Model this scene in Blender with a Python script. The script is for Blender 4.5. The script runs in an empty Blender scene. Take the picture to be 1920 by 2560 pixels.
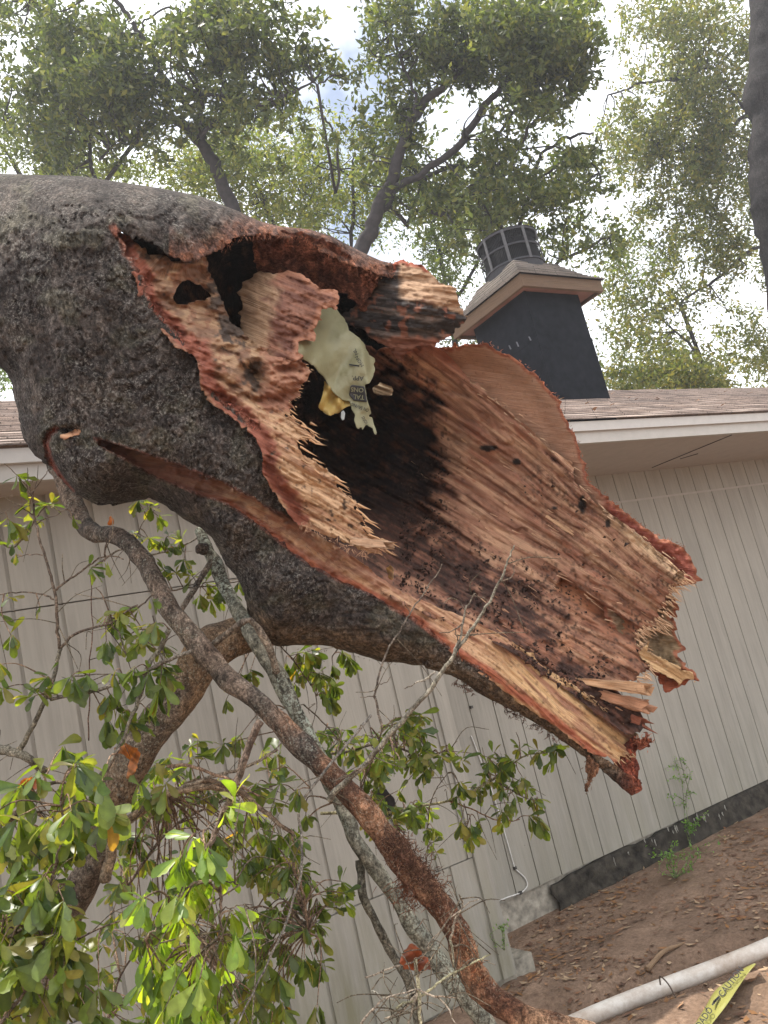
import bpy, math, random
import numpy as np
from mathutils import Vector, Matrix

# ---------------------------------------------------------------- camera, sky, sun, exposure
S = bpy.context.scene
COL = S.collection
F = 2113.0
def _n(v):
    v = np.array(v, float); return v / np.linalg.norm(v)
_X = _n([3153, -352, F]); _Z = _n([-2606, -10660, F]); _Z = _n(_Z - _X * (_X @ _Z))
_Xc = np.array([_X[0], -_X[1], -_X[2]]); _Zc = np.array([_Z[0], -_Z[1], -_Z[2]])
ROT = np.array([_Xc, np.cross(_Zc, _Xc), _Zc])          # camera -> world
CAM = np.array([0, 0, 1.70])
cd = bpy.data.cameras.new('camera'); co = bpy.data.objects.new('camera', cd); COL.objects.link(co)
cd.sensor_fit = 'VERTICAL'; cd.sensor_height = 24; cd.lens = 24 * F / 2560
cd.clip_start = 0.05; cd.clip_end = 500
M4 = Matrix([[*ROT[i], CAM[i]] for i in range(3)] + [[0, 0, 0, 1]])
co.matrix_world = M4
S.camera = co
S.render.resolution_x = 768; S.render.resolution_y = 1024
S.view_settings.view_transform = 'Standard'; S.view_settings.look = 'None'
S.view_settings.gamma = 1; S.view_settings.exposure = 0.42
SUN_EL = math.radians(72.8); SUN_AZ = math.radians(-22)    # azimuth from +Y (over the house), negative = to the left
sdir = Vector((math.sin(SUN_AZ) * math.cos(SUN_EL), math.cos(SUN_AZ) * math.cos(SUN_EL), math.sin(SUN_EL)))
sl = bpy.data.lights.new('sun', 'SUN'); sl.energy = 5.0; sl.angle = math.radians(0.55); sl.color = (1, .94, .85)
so = bpy.data.objects.new('sun', sl); COL.objects.link(so)
so.rotation_euler = sdir.to_track_quat('Z', 'Y').to_euler()
W = bpy.data.worlds.new('World'); S.world = W; W.use_nodes = True
wn = W.node_tree.nodes; wl = W.node_tree.links
bg = wn['Background']; bg.inputs['Strength'].default_value = 0.12
sky = wn.new('ShaderNodeTexSky'); sky.sky_type = 'NISHITA'; sky.sun_disc = False
sky.sun_elevation = SUN_EL; sky.sun_rotation = SUN_AZ
tc = wn.new('ShaderNodeTexCoord'); nz = wn.new('ShaderNodeTexNoise'); nz.inputs['Scale'].default_value = 2.6
nz.inputs['Detail'].default_value = 6; nz.inputs['Roughness'].default_value = .6
cr = wn.new('ShaderNodeValToRGB'); cr.color_ramp.elements[0].position = .30; cr.color_ramp.elements[1].position = .46; cr.color_ramp.elements[0].color = (.12, .12, .12, 1)
mx = wn.new('ShaderNodeMix'); mx.data_type = 'RGBA'
wl.new(tc.outputs['Generated'], nz.inputs['Vector']); wl.new(nz.outputs['Fac'], cr.inputs['Fac'])
wl.new(cr.outputs['Color'], mx.inputs['Factor']); wl.new(sky.outputs['Color'], mx.inputs[6])
mx.inputs[7].default_value = (13.0, 13.3, 13.9, 1)
wl.new(mx.outputs[2], bg.inputs['Color'])

random.seed(4); RNG = np.random.default_rng(4)

# ---------------------------------------------------------------- helpers
def P(px, py, d):
    """point seen at full-size picture position px,py at distance d along the view axis"""
    px, py, d = np.broadcast_arrays(np.asarray(px, float), np.asarray(py, float), np.asarray(d, float))
    c = np.stack([(px - 960) / F * d, -(py - 1280) / F * d, -d], -1)
    return c @ ROT.T + CAM
def onY(px, py, y):
    r = P(px, py, 1.0) - CAM; return CAM + r * (y / r[..., 1:2])
def onZ(px, py, z):
    r = P(px, py, 1.0) - CAM; return CAM + r * ((z - CAM[2]) / r[..., 2:3])

def tag(o, label=None, cat=None, group=None, kind=None):
    for k, v in (('label', label), ('category', cat), ('group', group), ('kind', kind)):
        if v: o[k] = v
    return o
def empty(name, loc, label, cat, group=None):
    o = bpy.data.objects.new(name, None); COL.objects.link(o); o.location = [float(a) for a in loc]
    o.empty_display_size = .1
    return tag(o, label, cat, group)
def link(name, me, mat, parent=None):
    o = bpy.data.objects.new(name, me); COL.objects.link(o)
    if mat: me.materials.append(mat)
    if parent:
        o.parent = parent; o.matrix_parent_inverse = Matrix.Translation(-parent.location) if parent.parent is None else Matrix.Identity(4)
        if parent.parent is not None: o.matrix_parent_inverse = Matrix.Identity(4)
    return o
def npmesh(name, V, Fq, smooth=True, col=None, uv=None, sm=None):
    """V (n,3), Fq list of arrays each (m,k)"""
    me = bpy.data.meshes.new(name)
    V = np.asarray(V, np.float32)
    me.vertices.add(len(V)); me.vertices.foreach_set('co', V.ravel())
    Fq = [np.asarray(f, np.int32) for f in Fq if len(f)]
    li = np.concatenate([f.ravel() for f in Fq])
    tot = np.concatenate([np.full(len(f), f.shape[1], np.int32) for f in Fq])
    st = np.concatenate([[0], np.cumsum(tot)[:-1]]).astype(np.int32)
    me.loops.add(len(li)); me.loops.foreach_set('vertex_index', li)
    me.polygons.add(len(tot)); me.polygons.foreach_set('loop_start', st)
    s = np.full(len(tot), smooth) if sm is None else sm
    me.polygons.foreach_set('use_smooth', s)
    me.update(calc_edges=True); me.validate()
    if col is not None:
        c = np.ones((len(V), 4), np.float32); c[:, :col.shape[1]] = col
        a = me.color_attributes.new('Col', 'FLOAT_COLOR', 'POINT'); a.data.foreach_set('color', c.ravel())
    if uv is not None:
        l = me.uv_layers.new(name='UVMap'); l.data.foreach_set('uv', np.asarray(uv, np.float32)[li].ravel())
    return me

def _hash(ix, iy, iz, seed):
    h = (ix.astype(np.int64) * 374761393 + iy.astype(np.int64) * 668265263 + iz.astype(np.int64) * 2147483647 + seed * 974634777) & 0xffffffff
    h = ((h ^ (h >> 13)) * 1274126177) & 0xffffffff
    h = ((h ^ (h >> 16)) * 2246822519) & 0xffffffff
    return ((h ^ (h >> 15)) & 0xffffff) / float(0xffffff)
def vn(x, y, z=0.0, seed=0):
    x, y, z = np.broadcast_arrays(np.asarray(x, float), np.asarray(y, float), np.asarray(z, float))
    ix, iy, iz = np.floor(x), np.floor(y), np.floor(z)
    fx, fy, fz = x - ix, y - iy, z - iz
    fx, fy, fz = [a * a * (3 - 2 * a) for a in (fx, fy, fz)]
    r = 0
    for a in (0, 1):
        for b in (0, 1):
            for c in (0, 1):
                w = (fx if a else 1 - fx) * (fy if b else 1 - fy) * (fz if c else 1 - fz)
                r = r + w * _hash(ix + a, iy + b, iz + c, seed)
    return r
def fbm(x, y, z=0.0, o=4, seed=0, g=.5):
    r = 0; a = 1; t = 0
    for i in range(o):
        r = r + a * vn(x * 2 ** i, y * 2 ** i, np.asarray(z) * 2 ** i, seed + i * 17); t += a; a *= g
    return r / t
def sstep(a, b, x):
    t = np.clip((x - a) / (b - a), 0, 1); return t * t * (3 - 2 * t)
def lerp(a, b, t):
    t = np.asarray(t)[..., None]; return np.asarray(a) * (1 - t) + np.asarray(b) * t

def catmull(pts, seg):
    p = np.asarray(pts, float); n = len(p)
    if n < 3:
        t = np.linspace(0, 1, seg + 1)[:, None]; return p[0] * (1 - t) + p[-1] * t
    q = np.vstack([2 * p[0] - p[1], p, 2 * p[-1] - p[-2]]); out = []
    for i in range(n - 1):
        a, b, c, d = q[i:i + 4]
        for k in range(seg):
            t = k / seg
            out.append(.5 * (2 * b + (c - a) * t + (2 * a - 5 * b + 4 * c - d) * t * t + (3 * b - a - 3 * c + d) * t ** 3))
    out.append(p[-1]); return np.array(out)

class RBF:
    def __init__(s, pts, smooth=1e-3):
        a = np.asarray(pts, float); s.c = a[:, :2] / 500; v = a[:, 2:]
        n = len(a); K = s.k(s.c, s.c) + smooth * np.eye(n)
        Pm = np.hstack([np.ones((n, 1)), s.c]); A = np.block([[K, Pm], [Pm.T, np.zeros((3, 3))]])
        s.w = np.linalg.solve(A, np.vstack([v, np.zeros((3, v.shape[1]))]))
    def k(s, a, b):
        d2 = ((a[:, None] - b[None]) ** 2).sum(-1); return d2 * np.log(d2 + 1e-9) * .5
    def __call__(s, x, y):
        sh = np.shape(x); q = np.stack([np.ravel(x), np.ravel(y)], -1) / 500
        o = s.k(q, s.c) @ s.w[:-3] + np.hstack([np.ones((len(q), 1)), q]) @ s.w[-3:]
        return o[:, 0].reshape(sh) if o.shape[1] == 1 else o

def polydist(x, y, poly, closed=True):
    p = np.asarray(poly, float); a = p; b = np.roll(p, -1, 0)
    if not closed: a, b = p[:-1], p[1:]
    best = np.full(x.shape, 1e18); bx = np.zeros(x.shape); by = np.zeros(x.shape)
    for (ax, ay), (cx, cy) in zip(a, b):
        dx, dy = cx - ax, cy - ay; L = dx * dx + dy * dy + 1e-12
        t = np.clip(((x - ax) * dx + (y - ay) * dy) / L, 0, 1)
        qx, qy = ax + t * dx, ay + t * dy; d = (x - qx) ** 2 + (y - qy) ** 2
        m = d < best; best = np.where(m, d, best); bx = np.where(m, qx, bx); by = np.where(m, qy, by)
    return np.sqrt(best), bx, by
def inside(x, y, poly):
    p = np.asarray(poly, float); c = np.zeros(x.shape, bool)
    for (x0, y0), (x1, y1) in zip(p, np.roll(p, -1, 0)):
        if y0 == y1: continue
        m = ((y0 > y) != (y1 > y)) & (x < (x1 - x0) * (y - y0) / (y1 - y0) + x0); c ^= m
    return c
def jag(poly, amp, step=14, seed=0, closed=True):
    p = np.asarray(poly, float); out = []; n = len(p)
    rng = np.random.default_rng(seed)
    for i in range(n if closed else n - 1):
        a, b = p[i], p[(i + 1) % n]; L = np.hypot(*(b - a)); k = max(1, int(L / step))
        nr = np.array([-(b - a)[1], (b - a)[0]]) / (L + 1e-9); t = 0; first = True
        while t < L:
            q = a + (b - a) * t / L
            if not first: q = q + nr * rng.standard_t(3) * amp * .75 * min(1, (L - t) / step + .2)
            out.append(q); first = False; t += step * rng.choice([.35, .6, 1.0, 1.7])
    if not closed: out.append(p[-1])
    return np.array(out)

def sheet(name, poly, step, depth, thick, colf, mat, parent, grain=None, holes=(), jg=(0, 14), seed=0, disp=None, label=None):
    """solid shell: front surface depth(x,y,sd), back = front + thick; every vertex has its own distance"""
    pl = jag(poly, jg[0], jg[1], seed) if jg[0] else np.asarray(poly, float)
    x0, y0 = pl.min(0) - step; x1, y1 = pl.max(0) + step
    xs = np.arange(x0, x1, step); ys = np.arange(y0, y1, step)
    gx, gy = np.meshgrid(xs, ys)
    rs = [pl] + [jag(h, jg[0], jg[1], seed + 5) if jg[0] else np.asarray(h, float) for h in holes]
    D, BX, BY = polydist(gx, gy, pl); ins = inside(gx, gy, pl)
    for h in rs[1:]:
        d2, bx, by = polydist(gx, gy, h); m = d2 < D
        D = np.where(m, d2, D); BX = np.where(m, bx, BX); BY = np.where(m, by, BY); ins &= ~inside(gx, gy, h)
    sd = np.where(ins, D, -D)
    ok = sd > -step * .6
    cell = ok[:-1, :-1] & ok[1:, :-1] & ok[:-1, 1:] & ok[1:, 1:]
    ic = ins[:-1, :-1].astype(int) + ins[1:, :-1] + ins[:-1, 1:] + ins[1:, 1:]; cell &= ic >= 2
    H, Wd = gx.shape; idx = np.arange(H * Wd).reshape(H, Wd)
    A, B, C, Dd = idx[:-1, :-1][cell], idx[:-1, 1:][cell], idx[1:, 1:][cell], idx[1:, :-1][cell]
    used = np.zeros(H * Wd, bool); used[np.concatenate([A, B, C, Dd])] = True
    # boundary vertices snap to outline
    cnt = np.zeros(H * Wd, int)
    for q in (A, B, C, Dd): np.add.at(cnt, q, 1)
    bnd = used & (cnt < 4)
    x = gx.ravel().copy(); y = gy.ravel().copy(); s = sd.ravel().copy()
    sn = bnd & (np.abs(s) < step * 1.1)
    x[sn] = BX.ravel()[sn]; y[sn] = BY.ravel()[sn]; s[sn] = 0
    new = -np.ones(H * Wd, int); new[used] = np.arange(used.sum())
    x, y, s = x[used], y[used], np.maximum(s[used], 0)
    A, B, C, Dd = new[A], new[B], new[C], new[Dd]; n = len(x)
    d = depth(x, y, s); g = grain(x, y) if grain else (x / 900, y / 900)
    if disp is not None: d = d + disp(x, y, s, g)
    th = thick(x, y, s) if callable(thick) else np.full(n, thick)
    V = np.vstack([P(x, y, d), P(x, y, d + th)])
    front = np.stack([A, Dd, C, B], -1); back = np.stack([A, B, C, Dd], -1) + n
    E = np.concatenate([np.stack([q, r], -1) for q, r in ((A, Dd), (Dd, C), (C, B), (B, A))])
    key = np.sort(E, 1); kk = key[:, 0].astype(np.int64) * n + key[:, 1]
    u, inv, c = np.unique(kk, return_inverse=True, return_counts=True); be = E[c[inv] == 1]
    side = np.stack([be[:, 1], be[:, 0], be[:, 0] + n, be[:, 1] + n], -1)
    c3 = colf(x, y, s, g, d); cb = c3.copy()
    uv = np.stack([g[0], g[1]], -1)
    sm = np.concatenate([np.ones(len(front) * 2, bool), np.zeros(len(side), bool)])
    me = npmesh(name, V, [front, back, side], col=np.vstack([c3, cb]), uv=np.vstack([uv, uv]), sm=sm)
    o = link(name, me, mat, parent)
    if label: o['label'] = label
    return o

def tube(path, rad, sides=10, closed=True, rough=0.0, rs=30.0, seed=0):
    """path (n,3) world, rad (n,) metres -> V,F,uv"""
    p = np.asarray(path, float); n = len(p); rad = np.broadcast_to(np.asarray(rad, float), (n,))
    T = np.gradient(p, axis=0); T /= np.linalg.norm(T, axis=1)[:, None] + 1e-9
    up = np.array([0.13, 0.2, 1.0]); N = np.zeros_like(p); v = np.cross(T[0], up); v /= np.linalg.norm(v)
    for i in range(n):
        v = v - T[i] * (v @ T[i]); v /= np.linalg.norm(v) + 1e-9; N[i] = v
    Bn = np.cross(T, N); a = np.arange(sides) * 2 * math.pi / sides
    ring = (N[:, None] * np.cos(a)[None, :, None] + Bn[:, None] * np.sin(a)[None, :, None])
    L = np.concatenate([[0], np.cumsum(np.linalg.norm(np.diff(p, axis=0), axis=1))])
    r = np.repeat(rad[:, None], sides, 1)
    if rough:
        q = p[:, None] + ring * rad[:, None, None]
        r = r * (1 + rough * (fbm(q[..., 0] * rs, q[..., 1] * rs, q[..., 2] * rs, 3, seed) - .5) * 2)
    V = (p[:, None] + ring * r[..., None]).reshape(-1, 3)
    i = np.arange(n - 1)[:, None] * sides; j = np.arange(sides)[None]; j2 = (j + 1) % sides
    Fc = np.stack([i + j, i + j2, i + sides + j2, i + sides + j], -1).reshape(-1, 4)
    uv = np.stack([np.repeat(L, sides), np.tile(a / 6.283 * rad.mean() * 6.3, n)], -1)
    V = np.vstack([V, p[0], p[-1]]); uv = np.vstack([uv, [0, 0], [L[-1], 0]])
    c0 = np.stack([np.full(sides, n * sides), (np.arange(sides) + 1) % sides, np.arange(sides)], -1)
    c1 = np.stack([np.full(sides, n * sides + 1), (n - 1) * sides + np.arange(sides), (n - 1) * sides + (np.arange(sides) + 1) % sides], -1)
    return V, Fc, np.vstack([c0, c1]), uv
class Bag:
    def __init__(s): s.V = []; s.q = []; s.t = []; s.uv = []; s.c = []; s.n = 0
    def add(s, V, q=None, t=None, uv=None, col=None):
        V = np.asarray(V, float)
        if q is not None and len(q): s.q.append(np.asarray(q) + s.n)
        if t is not None and len(t): s.t.append(np.asarray(t) + s.n)
        s.V.append(V); s.uv.append(np.zeros((len(V), 2)) if uv is None else uv)
        s.c.append(np.tile((1., 1., 1.), (len(V), 1)) if col is None else np.broadcast_to(np.asarray(col, float), (len(V), 3))); s.n += len(V)
    def tube(s, path, rad, sides=8, col=None, **k):
        V, q, t, uv = tube(path, rad, sides, **k); s.add(V, q, t, uv, col); return s
    def box(s, x0, x1, y0, y1, z0, z1, col=None):
        V = [(x, y, z) for z in (z0, z1) for y in (y0, y1) for x in (x0, x1)]
        s.add(V, [(0, 2, 3, 1), (4, 5, 7, 6), (0, 1, 5, 4), (2, 6, 7, 3), (0, 4, 6, 2), (1, 3, 7, 5)], None, np.array([(v[0] + v[1], v[2]) for v in V]), col); return s
    def build(s, name, mat, parent=None, smooth=True):
        fs = ([np.vstack(s.q)] if s.q else []) + ([np.vstack(s.t)] if s.t else [])
        me = npmesh(name, np.vstack(s.V), fs, smooth, np.vstack(s.c), np.vstack(s.uv)); return link(name, me, mat, parent)

# ---------------------------------------------------------------- materials
def mat(name, rough=.85, spec=.3):
    m = bpy.data.materials.new(name); m.use_nodes = True; nt = m.node_tree
    b = nt.nodes['Principled BSDF']; b.inputs['Roughness'].default_value = rough
    b.inputs['Specular IOR Level'].default_value = spec
    return m, nt.nodes, nt.links, b
def nd(ns, t, **k):
    n = ns.new('ShaderNode' + t)
    for a, v in k.items():
        if a in n.inputs.keys(): n.inputs[a].default_value = v
        else: setattr(n, a, v)
    return n
def noise(ns, ls, vec, scale, detail=5, rough=.55, dist=0):
    n = nd(ns, 'TexNoise', Scale=scale, Detail=detail, Roughness=rough, Distortion=dist)
    if vec is not None: ls.new(vec, n.inputs['Vector'])
    return n.outputs['Fac']
def ramp(ns, ls, fac, stops):
    r = nd(ns, 'ValToRGB'); e = r.color_ramp.elements
    while len(e) < len(stops): e.new(.5)
    for i, (p, c) in enumerate(stops):
        e[i].position = p; e[i].color = (*c, 1) if len(c) == 3 else c
    ls.new(fac, r.inputs['Fac']); return r.outputs['Color']
def mixc(ns, ls, fac, a, b, bt='MIX'):
    m = nd(ns, 'Mix', data_type='RGBA', blend_type=bt)
    for i, v in ((0, fac), (6, a), (7, b)):
        if isinstance(v, (int, float)): m.inputs[i].default_value = v
        elif isinstance(v, tuple): m.inputs[i].default_value = (*v, 1)
        else: ls.new(v, m.inputs[i])
    return m.outputs[2]
def bump(ns, ls, b, h, strength=.5, dist=.01, prev=None):
    n = nd(ns, 'Bump', Strength=strength, Distance=dist); ls.new(h, n.inputs['Height'])
    if prev is not None: ls.new(prev, n.inputs['Normal'])
    ls.new(n.outputs[0], b.inputs['Normal']); return n.outputs[0]
def mapping(ns, ls, vec, sc):
    m = nd(ns, 'Mapping'); m.inputs['Scale'].default_value = sc; ls.new(vec, m.inputs['Vector']); return m.outputs[0]
G3 = lambda v: (v, v, v)

def m_bark(name, fleck=(.30, .30, .27), flo=.60, fhi=.68, scale=1.0, bs=.9, dk=1.0):
    m, n, l, b = mat(name, .9, .2)
    obj = nd(n, 'TexCoord').outputs['Object']; at = nd(n, 'Attribute', attribute_name='Col')
    wv = noise(n, l, obj, 9 * scale, 4)
    big = noise(n, l, obj, 5 * scale, 6, .65)
    fine = noise(n, l, obj, 120 * scale, 5, .7, .6)
    med = noise(n, l, obj, 38 * scale, 6, .7, .8)
    v = nd(n, 'TexVoronoi', Scale=70 * scale); l.new(mapping(n, l, obj, (1, 1, .6)), v.inputs['Vector'])
    fr = noise(n, l, mapping(n, l, obj, (46 * scale, 60 * scale, 17 * scale)), 1, 5, .65, 1.2)
    c = mixc(n, l, 1.0, at.outputs['Color'], ramp(n, l, med, [(.30, G3(.36)), (.5, G3(.88)), (.70, G3(1.75))]), 'MULTIPLY')
    c = mixc(n, l, 1.0, c, ramp(n, l, fr, [(.34, G3(.45)), (.62, G3(1.4))]), 'MULTIPLY')
    c = mixc(n, l, 1.0, c, ramp(n, l, fine, [(.34, G3(.45)), (.66, G3(1.7))]), 'MULTIPLY')
    fl = mixc(n, l, 1.0, ramp(n, l, fine, [(flo - .02, G3(0)), (fhi, G3(1))]), ramp(n, l, big, [(.38, G3(0)), (.62, G3(1))]), 'MULTIPLY')
    fl = mixc(n, l, 1.0, fl, at.outputs['Alpha'], 'MULTIPLY')
    c = mixc(n, l, fl, c, fleck); c = mixc(n, l, 1.0, c, ramp(n, l, wv, [(.35, (.72, .66, .62)), (.5, (1, .97, .94)), (.66, (1.25, 1.2, 1.12))]), 'MULTIPLY'); c = mixc(n, l, 1.0, c, G3(dk), 'MULTIPLY'); l.new(c, b.inputs['Base Color'])
    fur = noise(n, l, mapping(n, l, obj, (46 * scale, 60 * scale, 17 * scale)), 1, 5, .65, 1.2)
    p = bump(n, l, b, fur, bs * .8, .011); p = bump(n, l, b, med, bs * .8, .009, p); bump(n, l, b, fine, bs, .006, p)
    return m
def m_wood(name, ks=1.0, bs=.6, rough=.8):
    m, n, l, b = mat(name, rough, .25)
    uv = nd(n, 'TexCoord').outputs['UV']; obj = nd(n, 'TexCoord').outputs['Object']; at = nd(n, 'Attribute', attribute_name='Col')
    g1 = noise(n, l, mapping(n, l, uv, (5 * ks, 160 * ks, 1)), 1, 5, .6, .4)
    g2 = noise(n, l, mapping(n, l, uv, (14 * ks, 520 * ks, 1)), 1, 4, .65, .3)
    sp = noise(n, l, obj, 90, 5, .75)
    c = mixc(n, l, 1.0, at.outputs['Color'], ramp(n, l, g1, [(.25, G3(.60)), (.42, G3(.96)), (.6, G3(1.0)), (.8, G3(1.35))]), 'MULTIPLY')
    c = mixc(n, l, 1.0, c, ramp(n, l, g2, [(.3, G3(.74)), (.6, G3(1.1))]), 'MULTIPLY')
    c = mixc(n, l, 1.0, c, ramp(n, l, sp, [(.28, G3(.45)), (.42, G3(1.0))]), 'MULTIPLY')
    c = mixc(n, l, 1.0, c, (1.0, .935, .84), 'MULTIPLY')
    l.new(c, b.inputs['Base Color'])
    p = bump(n, l, b, g1, bs, .008); p = bump(n, l, b, g2, bs, .004, p); bump(n, l, b, sp, bs * .6, .004, p)
    return m
def m_leaf(name, trans=.45, gloss=.35, tc=(1.5, 1.6, .35)):
    m, n, l, b = mat(name, gloss, .5)
    at = nd(n, 'Attribute', attribute_name='Col'); obj = nd(n, 'TexCoord').outputs['Object']
    v = noise(n, l, obj, 60, 3)
    c = mixc(n, l, 1.0, at.outputs['Color'], ramp(n, l, v, [(.3, G3(.8)), (.7, G3(1.2))]), 'MULTIPLY')
    l.new(c, b.inputs['Base Color'])
    t = nd(n, 'BsdfTranslucent'); l.new(mixc(n, l, 1.0, c, tc, 'MULTIPLY'), t.inputs['Color'])
    ms = nd(n, 'MixShader', Fac=trans); l.new(b.outputs[0], ms.inputs[1]); l.new(t.outputs[0], ms.inputs[2])
    l.new(ms.outputs[0], n['Material Output'].inputs['Surface']); return m
def m_col(name, rough=.7, spec=.3, ns_=40, amt=.25, bs=.2, bd=.004, sc=(1, 1, 1), base=None):
    m, n, l, b = mat(name, rough, spec)
    obj = nd(n, 'TexCoord').outputs['Object']; at = nd(n, 'Attribute', attribute_name='Col')
    v = noise(n, l, mapping(n, l, obj, sc), ns_, 5, .6)
    c = mixc(n, l, 1.0, at.outputs['Color'], ramp(n, l, v, [(.3, G3(1 - amt)), (.7, G3(1 + amt))]), 'MULTIPLY')
    l.new(c, b.inputs['Base Color']); bump(n, l, b, v, bs, bd); return m

BARK = m_bark('trunk bark', (.34, .33, .30), .55, .62, 1.25, 1.0, .80); LIMB = m_bark('limb bark', (.34, .38, .33), .56, .66, 1.6, .8)
WOOD = m_wood('torn wood'); CHAR = m_bark('charred rot', (.1, .08, .07), .7, .8, 1.2, 1.0)
TWIG = m_bark('twig bark', (.3, .3, .27), .6, .7, 2.2, .5)
LEAF = m_leaf('oak leaf', .56, .35, (2.1, 2.0, .4)); FARLEAF = m_leaf('tree foliage', .5, .45, (1.35, 1.35, .7))

# ---------------------------------------------------------------- house
def m_siding():
    m, n, l, b = mat('painted siding', .75, .25)
    obj = nd(n, 'TexCoord').outputs['Object']; at = nd(n, 'Attribute', attribute_name='Col')
    g = noise(n, l, mapping(n, l, obj, (60, 60, 3)), 1, 6, .6, .5); big = noise(n, l, obj, 1.6, 4)
    c = mixc(n, l, 1.0, at.outputs['Color'], ramp(n, l, g, [(.25, G3(.9)), (.6, G3(1.04))]), 'MULTIPLY')
    c = mixc(n, l, 1.0, c, ramp(n, l, big, [(.3, G3(.92)), (.7, G3(1.05))]), 'MULTIPLY')
    sep = nd(n, 'SeparateXYZ'); l.new(obj, sep.inputs[0])
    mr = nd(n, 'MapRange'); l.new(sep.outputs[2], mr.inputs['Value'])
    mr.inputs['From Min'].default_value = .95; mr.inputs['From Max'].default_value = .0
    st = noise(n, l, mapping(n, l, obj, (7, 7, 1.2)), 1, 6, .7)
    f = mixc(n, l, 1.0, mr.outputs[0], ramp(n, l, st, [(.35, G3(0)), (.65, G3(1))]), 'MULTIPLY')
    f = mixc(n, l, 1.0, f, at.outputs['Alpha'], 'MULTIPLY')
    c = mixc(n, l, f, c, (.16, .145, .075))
    sp = noise(n, l, obj, 26, 2, .9); c = mixc(n, l, ramp(n, l, sp, [(.76, G3(0)), (.79, G3(.7))]), c, (.12, .10, .08))
    dr = noise(n, l, mapping(n, l, obj, (9, 9, .9)), 1, 5, .7); c = mixc(n, l, 1.0, c, ramp(n, l, dr, [(.3, G3(.84)), (.55, G3(1.0))]), 'MULTIPLY')
    l.new(c, b.inputs['Base Color']); bump(n, l, b, g, .35, .003); return m
SIDING = m_siding(); TRIM = m_col('painted trim', .7, .3, 14, .06, .1)
CONC = m_col('foundation concrete', .9, .2, 18, .45, .5, .01); MEMB = m_col('black damp membrane', .9, .2, 13, .75, .9, .02)
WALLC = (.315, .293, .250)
house = empty('house', (5, 4.6, 0), 'single storey house with grooved beige siding, shingle roof and black chimney behind the fallen tree', 'house')

def siding(name, x0, x1, y, z0, z1, parent, off=0.0, alg=0.0, label=None, pitch=.203, gw=.009):
    """boards facing -Y with recessed grooves"""
    B = Bag(); g = gw; e = x0
    k = math.floor((x0 - off) / pitch)
    edges = []
    while True:
        gx = off + k * pitch; k += 1
        if gx > x1: break
        if gx > x0 + .02: edges.append(gx)
    prof = [(x0, y)]
    for gx in edges:
        prof += [(gx - g / 2, y), (gx - g / 2 + .001, y + .009), (gx + g / 2 - .001, y + .009), (gx + g / 2, y)]
    prof += [(x1, y), (x1, y + .03), (x0, y + .03)]
    n = len(prof); V = [(a, b_, z0) for a, b_ in prof] + [(a, b_, z1) for a, b_ in prof]
    q = [(i, (i + 1) % n, (i + 1) % n + n, i + n) for i in range(n)]
    B.add(V, q, None, np.array([(v[0], v[2]) for v in V]))
    c = np.array([(*WALLC, alg)] * len(V))
    me = npmesh(name, np.array(V), [np.array(q)], False, c, np.array([(v[0], v[2]) for v in V]))
    o = link(name, me, SIDING, parent); bm_tri_cap(me, n); return o
def bm_tri_cap(me, n): pass
YF, YN, XC = 4.63, 3.96, 2.82
ZS = CAM[2] - 1.513; ZT = CAM[2] + 1.19; ZJ = CAM[2] + .94
w1 = siding('wall', XC - .02, 15, YF, ZS, ZJ - .006, house, off=4.271 - .203 * 2, alg=.35)
siding('wall', XC - .02, 15, YF + .006, ZJ + .006, ZT, house, off=4.271 - .203 * 2)
B = Bag(); B.box(XC, 15, YF + .004, YF + .02, ZJ - .012, ZJ + .012, (.36, .32, .28)); B.build('panel_seam', TRIM, house, False)
ZN = CAM[2] - 1.64; NJ1 = CAM[2] + .666; NJ2 = CAM[2] - 1.02
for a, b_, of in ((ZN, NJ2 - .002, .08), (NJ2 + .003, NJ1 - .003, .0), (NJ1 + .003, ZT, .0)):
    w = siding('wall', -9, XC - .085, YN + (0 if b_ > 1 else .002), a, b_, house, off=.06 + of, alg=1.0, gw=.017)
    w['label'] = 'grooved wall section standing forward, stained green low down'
B = Bag()
B.box(XC - .083, XC + .004, YN - .014, YN + .03, ZN, ZT, (*WALLC,)); B.box(XC - .012, XC + .0055, YN + .028, YF + .02, ZN, ZT, (*WALLC,))
o = B.build('corner_board', SIDING, house, False)
me = o.data; a = me.color_attributes['Col']; cc = np.zeros((len(me.vertices), 4), np.float32); cc[:] = (*WALLC, 1); a.data.foreach_set('color', cc.ravel())
# jagged dark hole in the siding
hp = jag([(933, 1985), (940, 1975), (965, 1972), (985, 1995), (990, 2025), (975, 2045), (940, 2042), (928, 2010)], 2.5, 8, 3)
hq = onY(hp[:, 0], hp[:, 1], YN - .004); n = len(hq)
B = Bag(); V = np.vstack([hq, hq + [0, .001, 0]]); me = bpy.data.meshes.new('hole')
me.from_pydata([tuple(v) for v in V], [], [list(range(n)), list(range(n, 2 * n))[::-1]] + [[i, (i + 1) % n, (i + 1) % n + n, i + n] for i in range(n)])
a = me.color_attributes.new('Col', 'FLOAT_COLOR', 'POINT'); a.data.foreach_set('color', np.tile((.015, .012, .01, 0), len(V)).astype(np.float32))
o = link('hole', me, CONC, house); o['label'] = 'dark broken hole in the siding'
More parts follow.
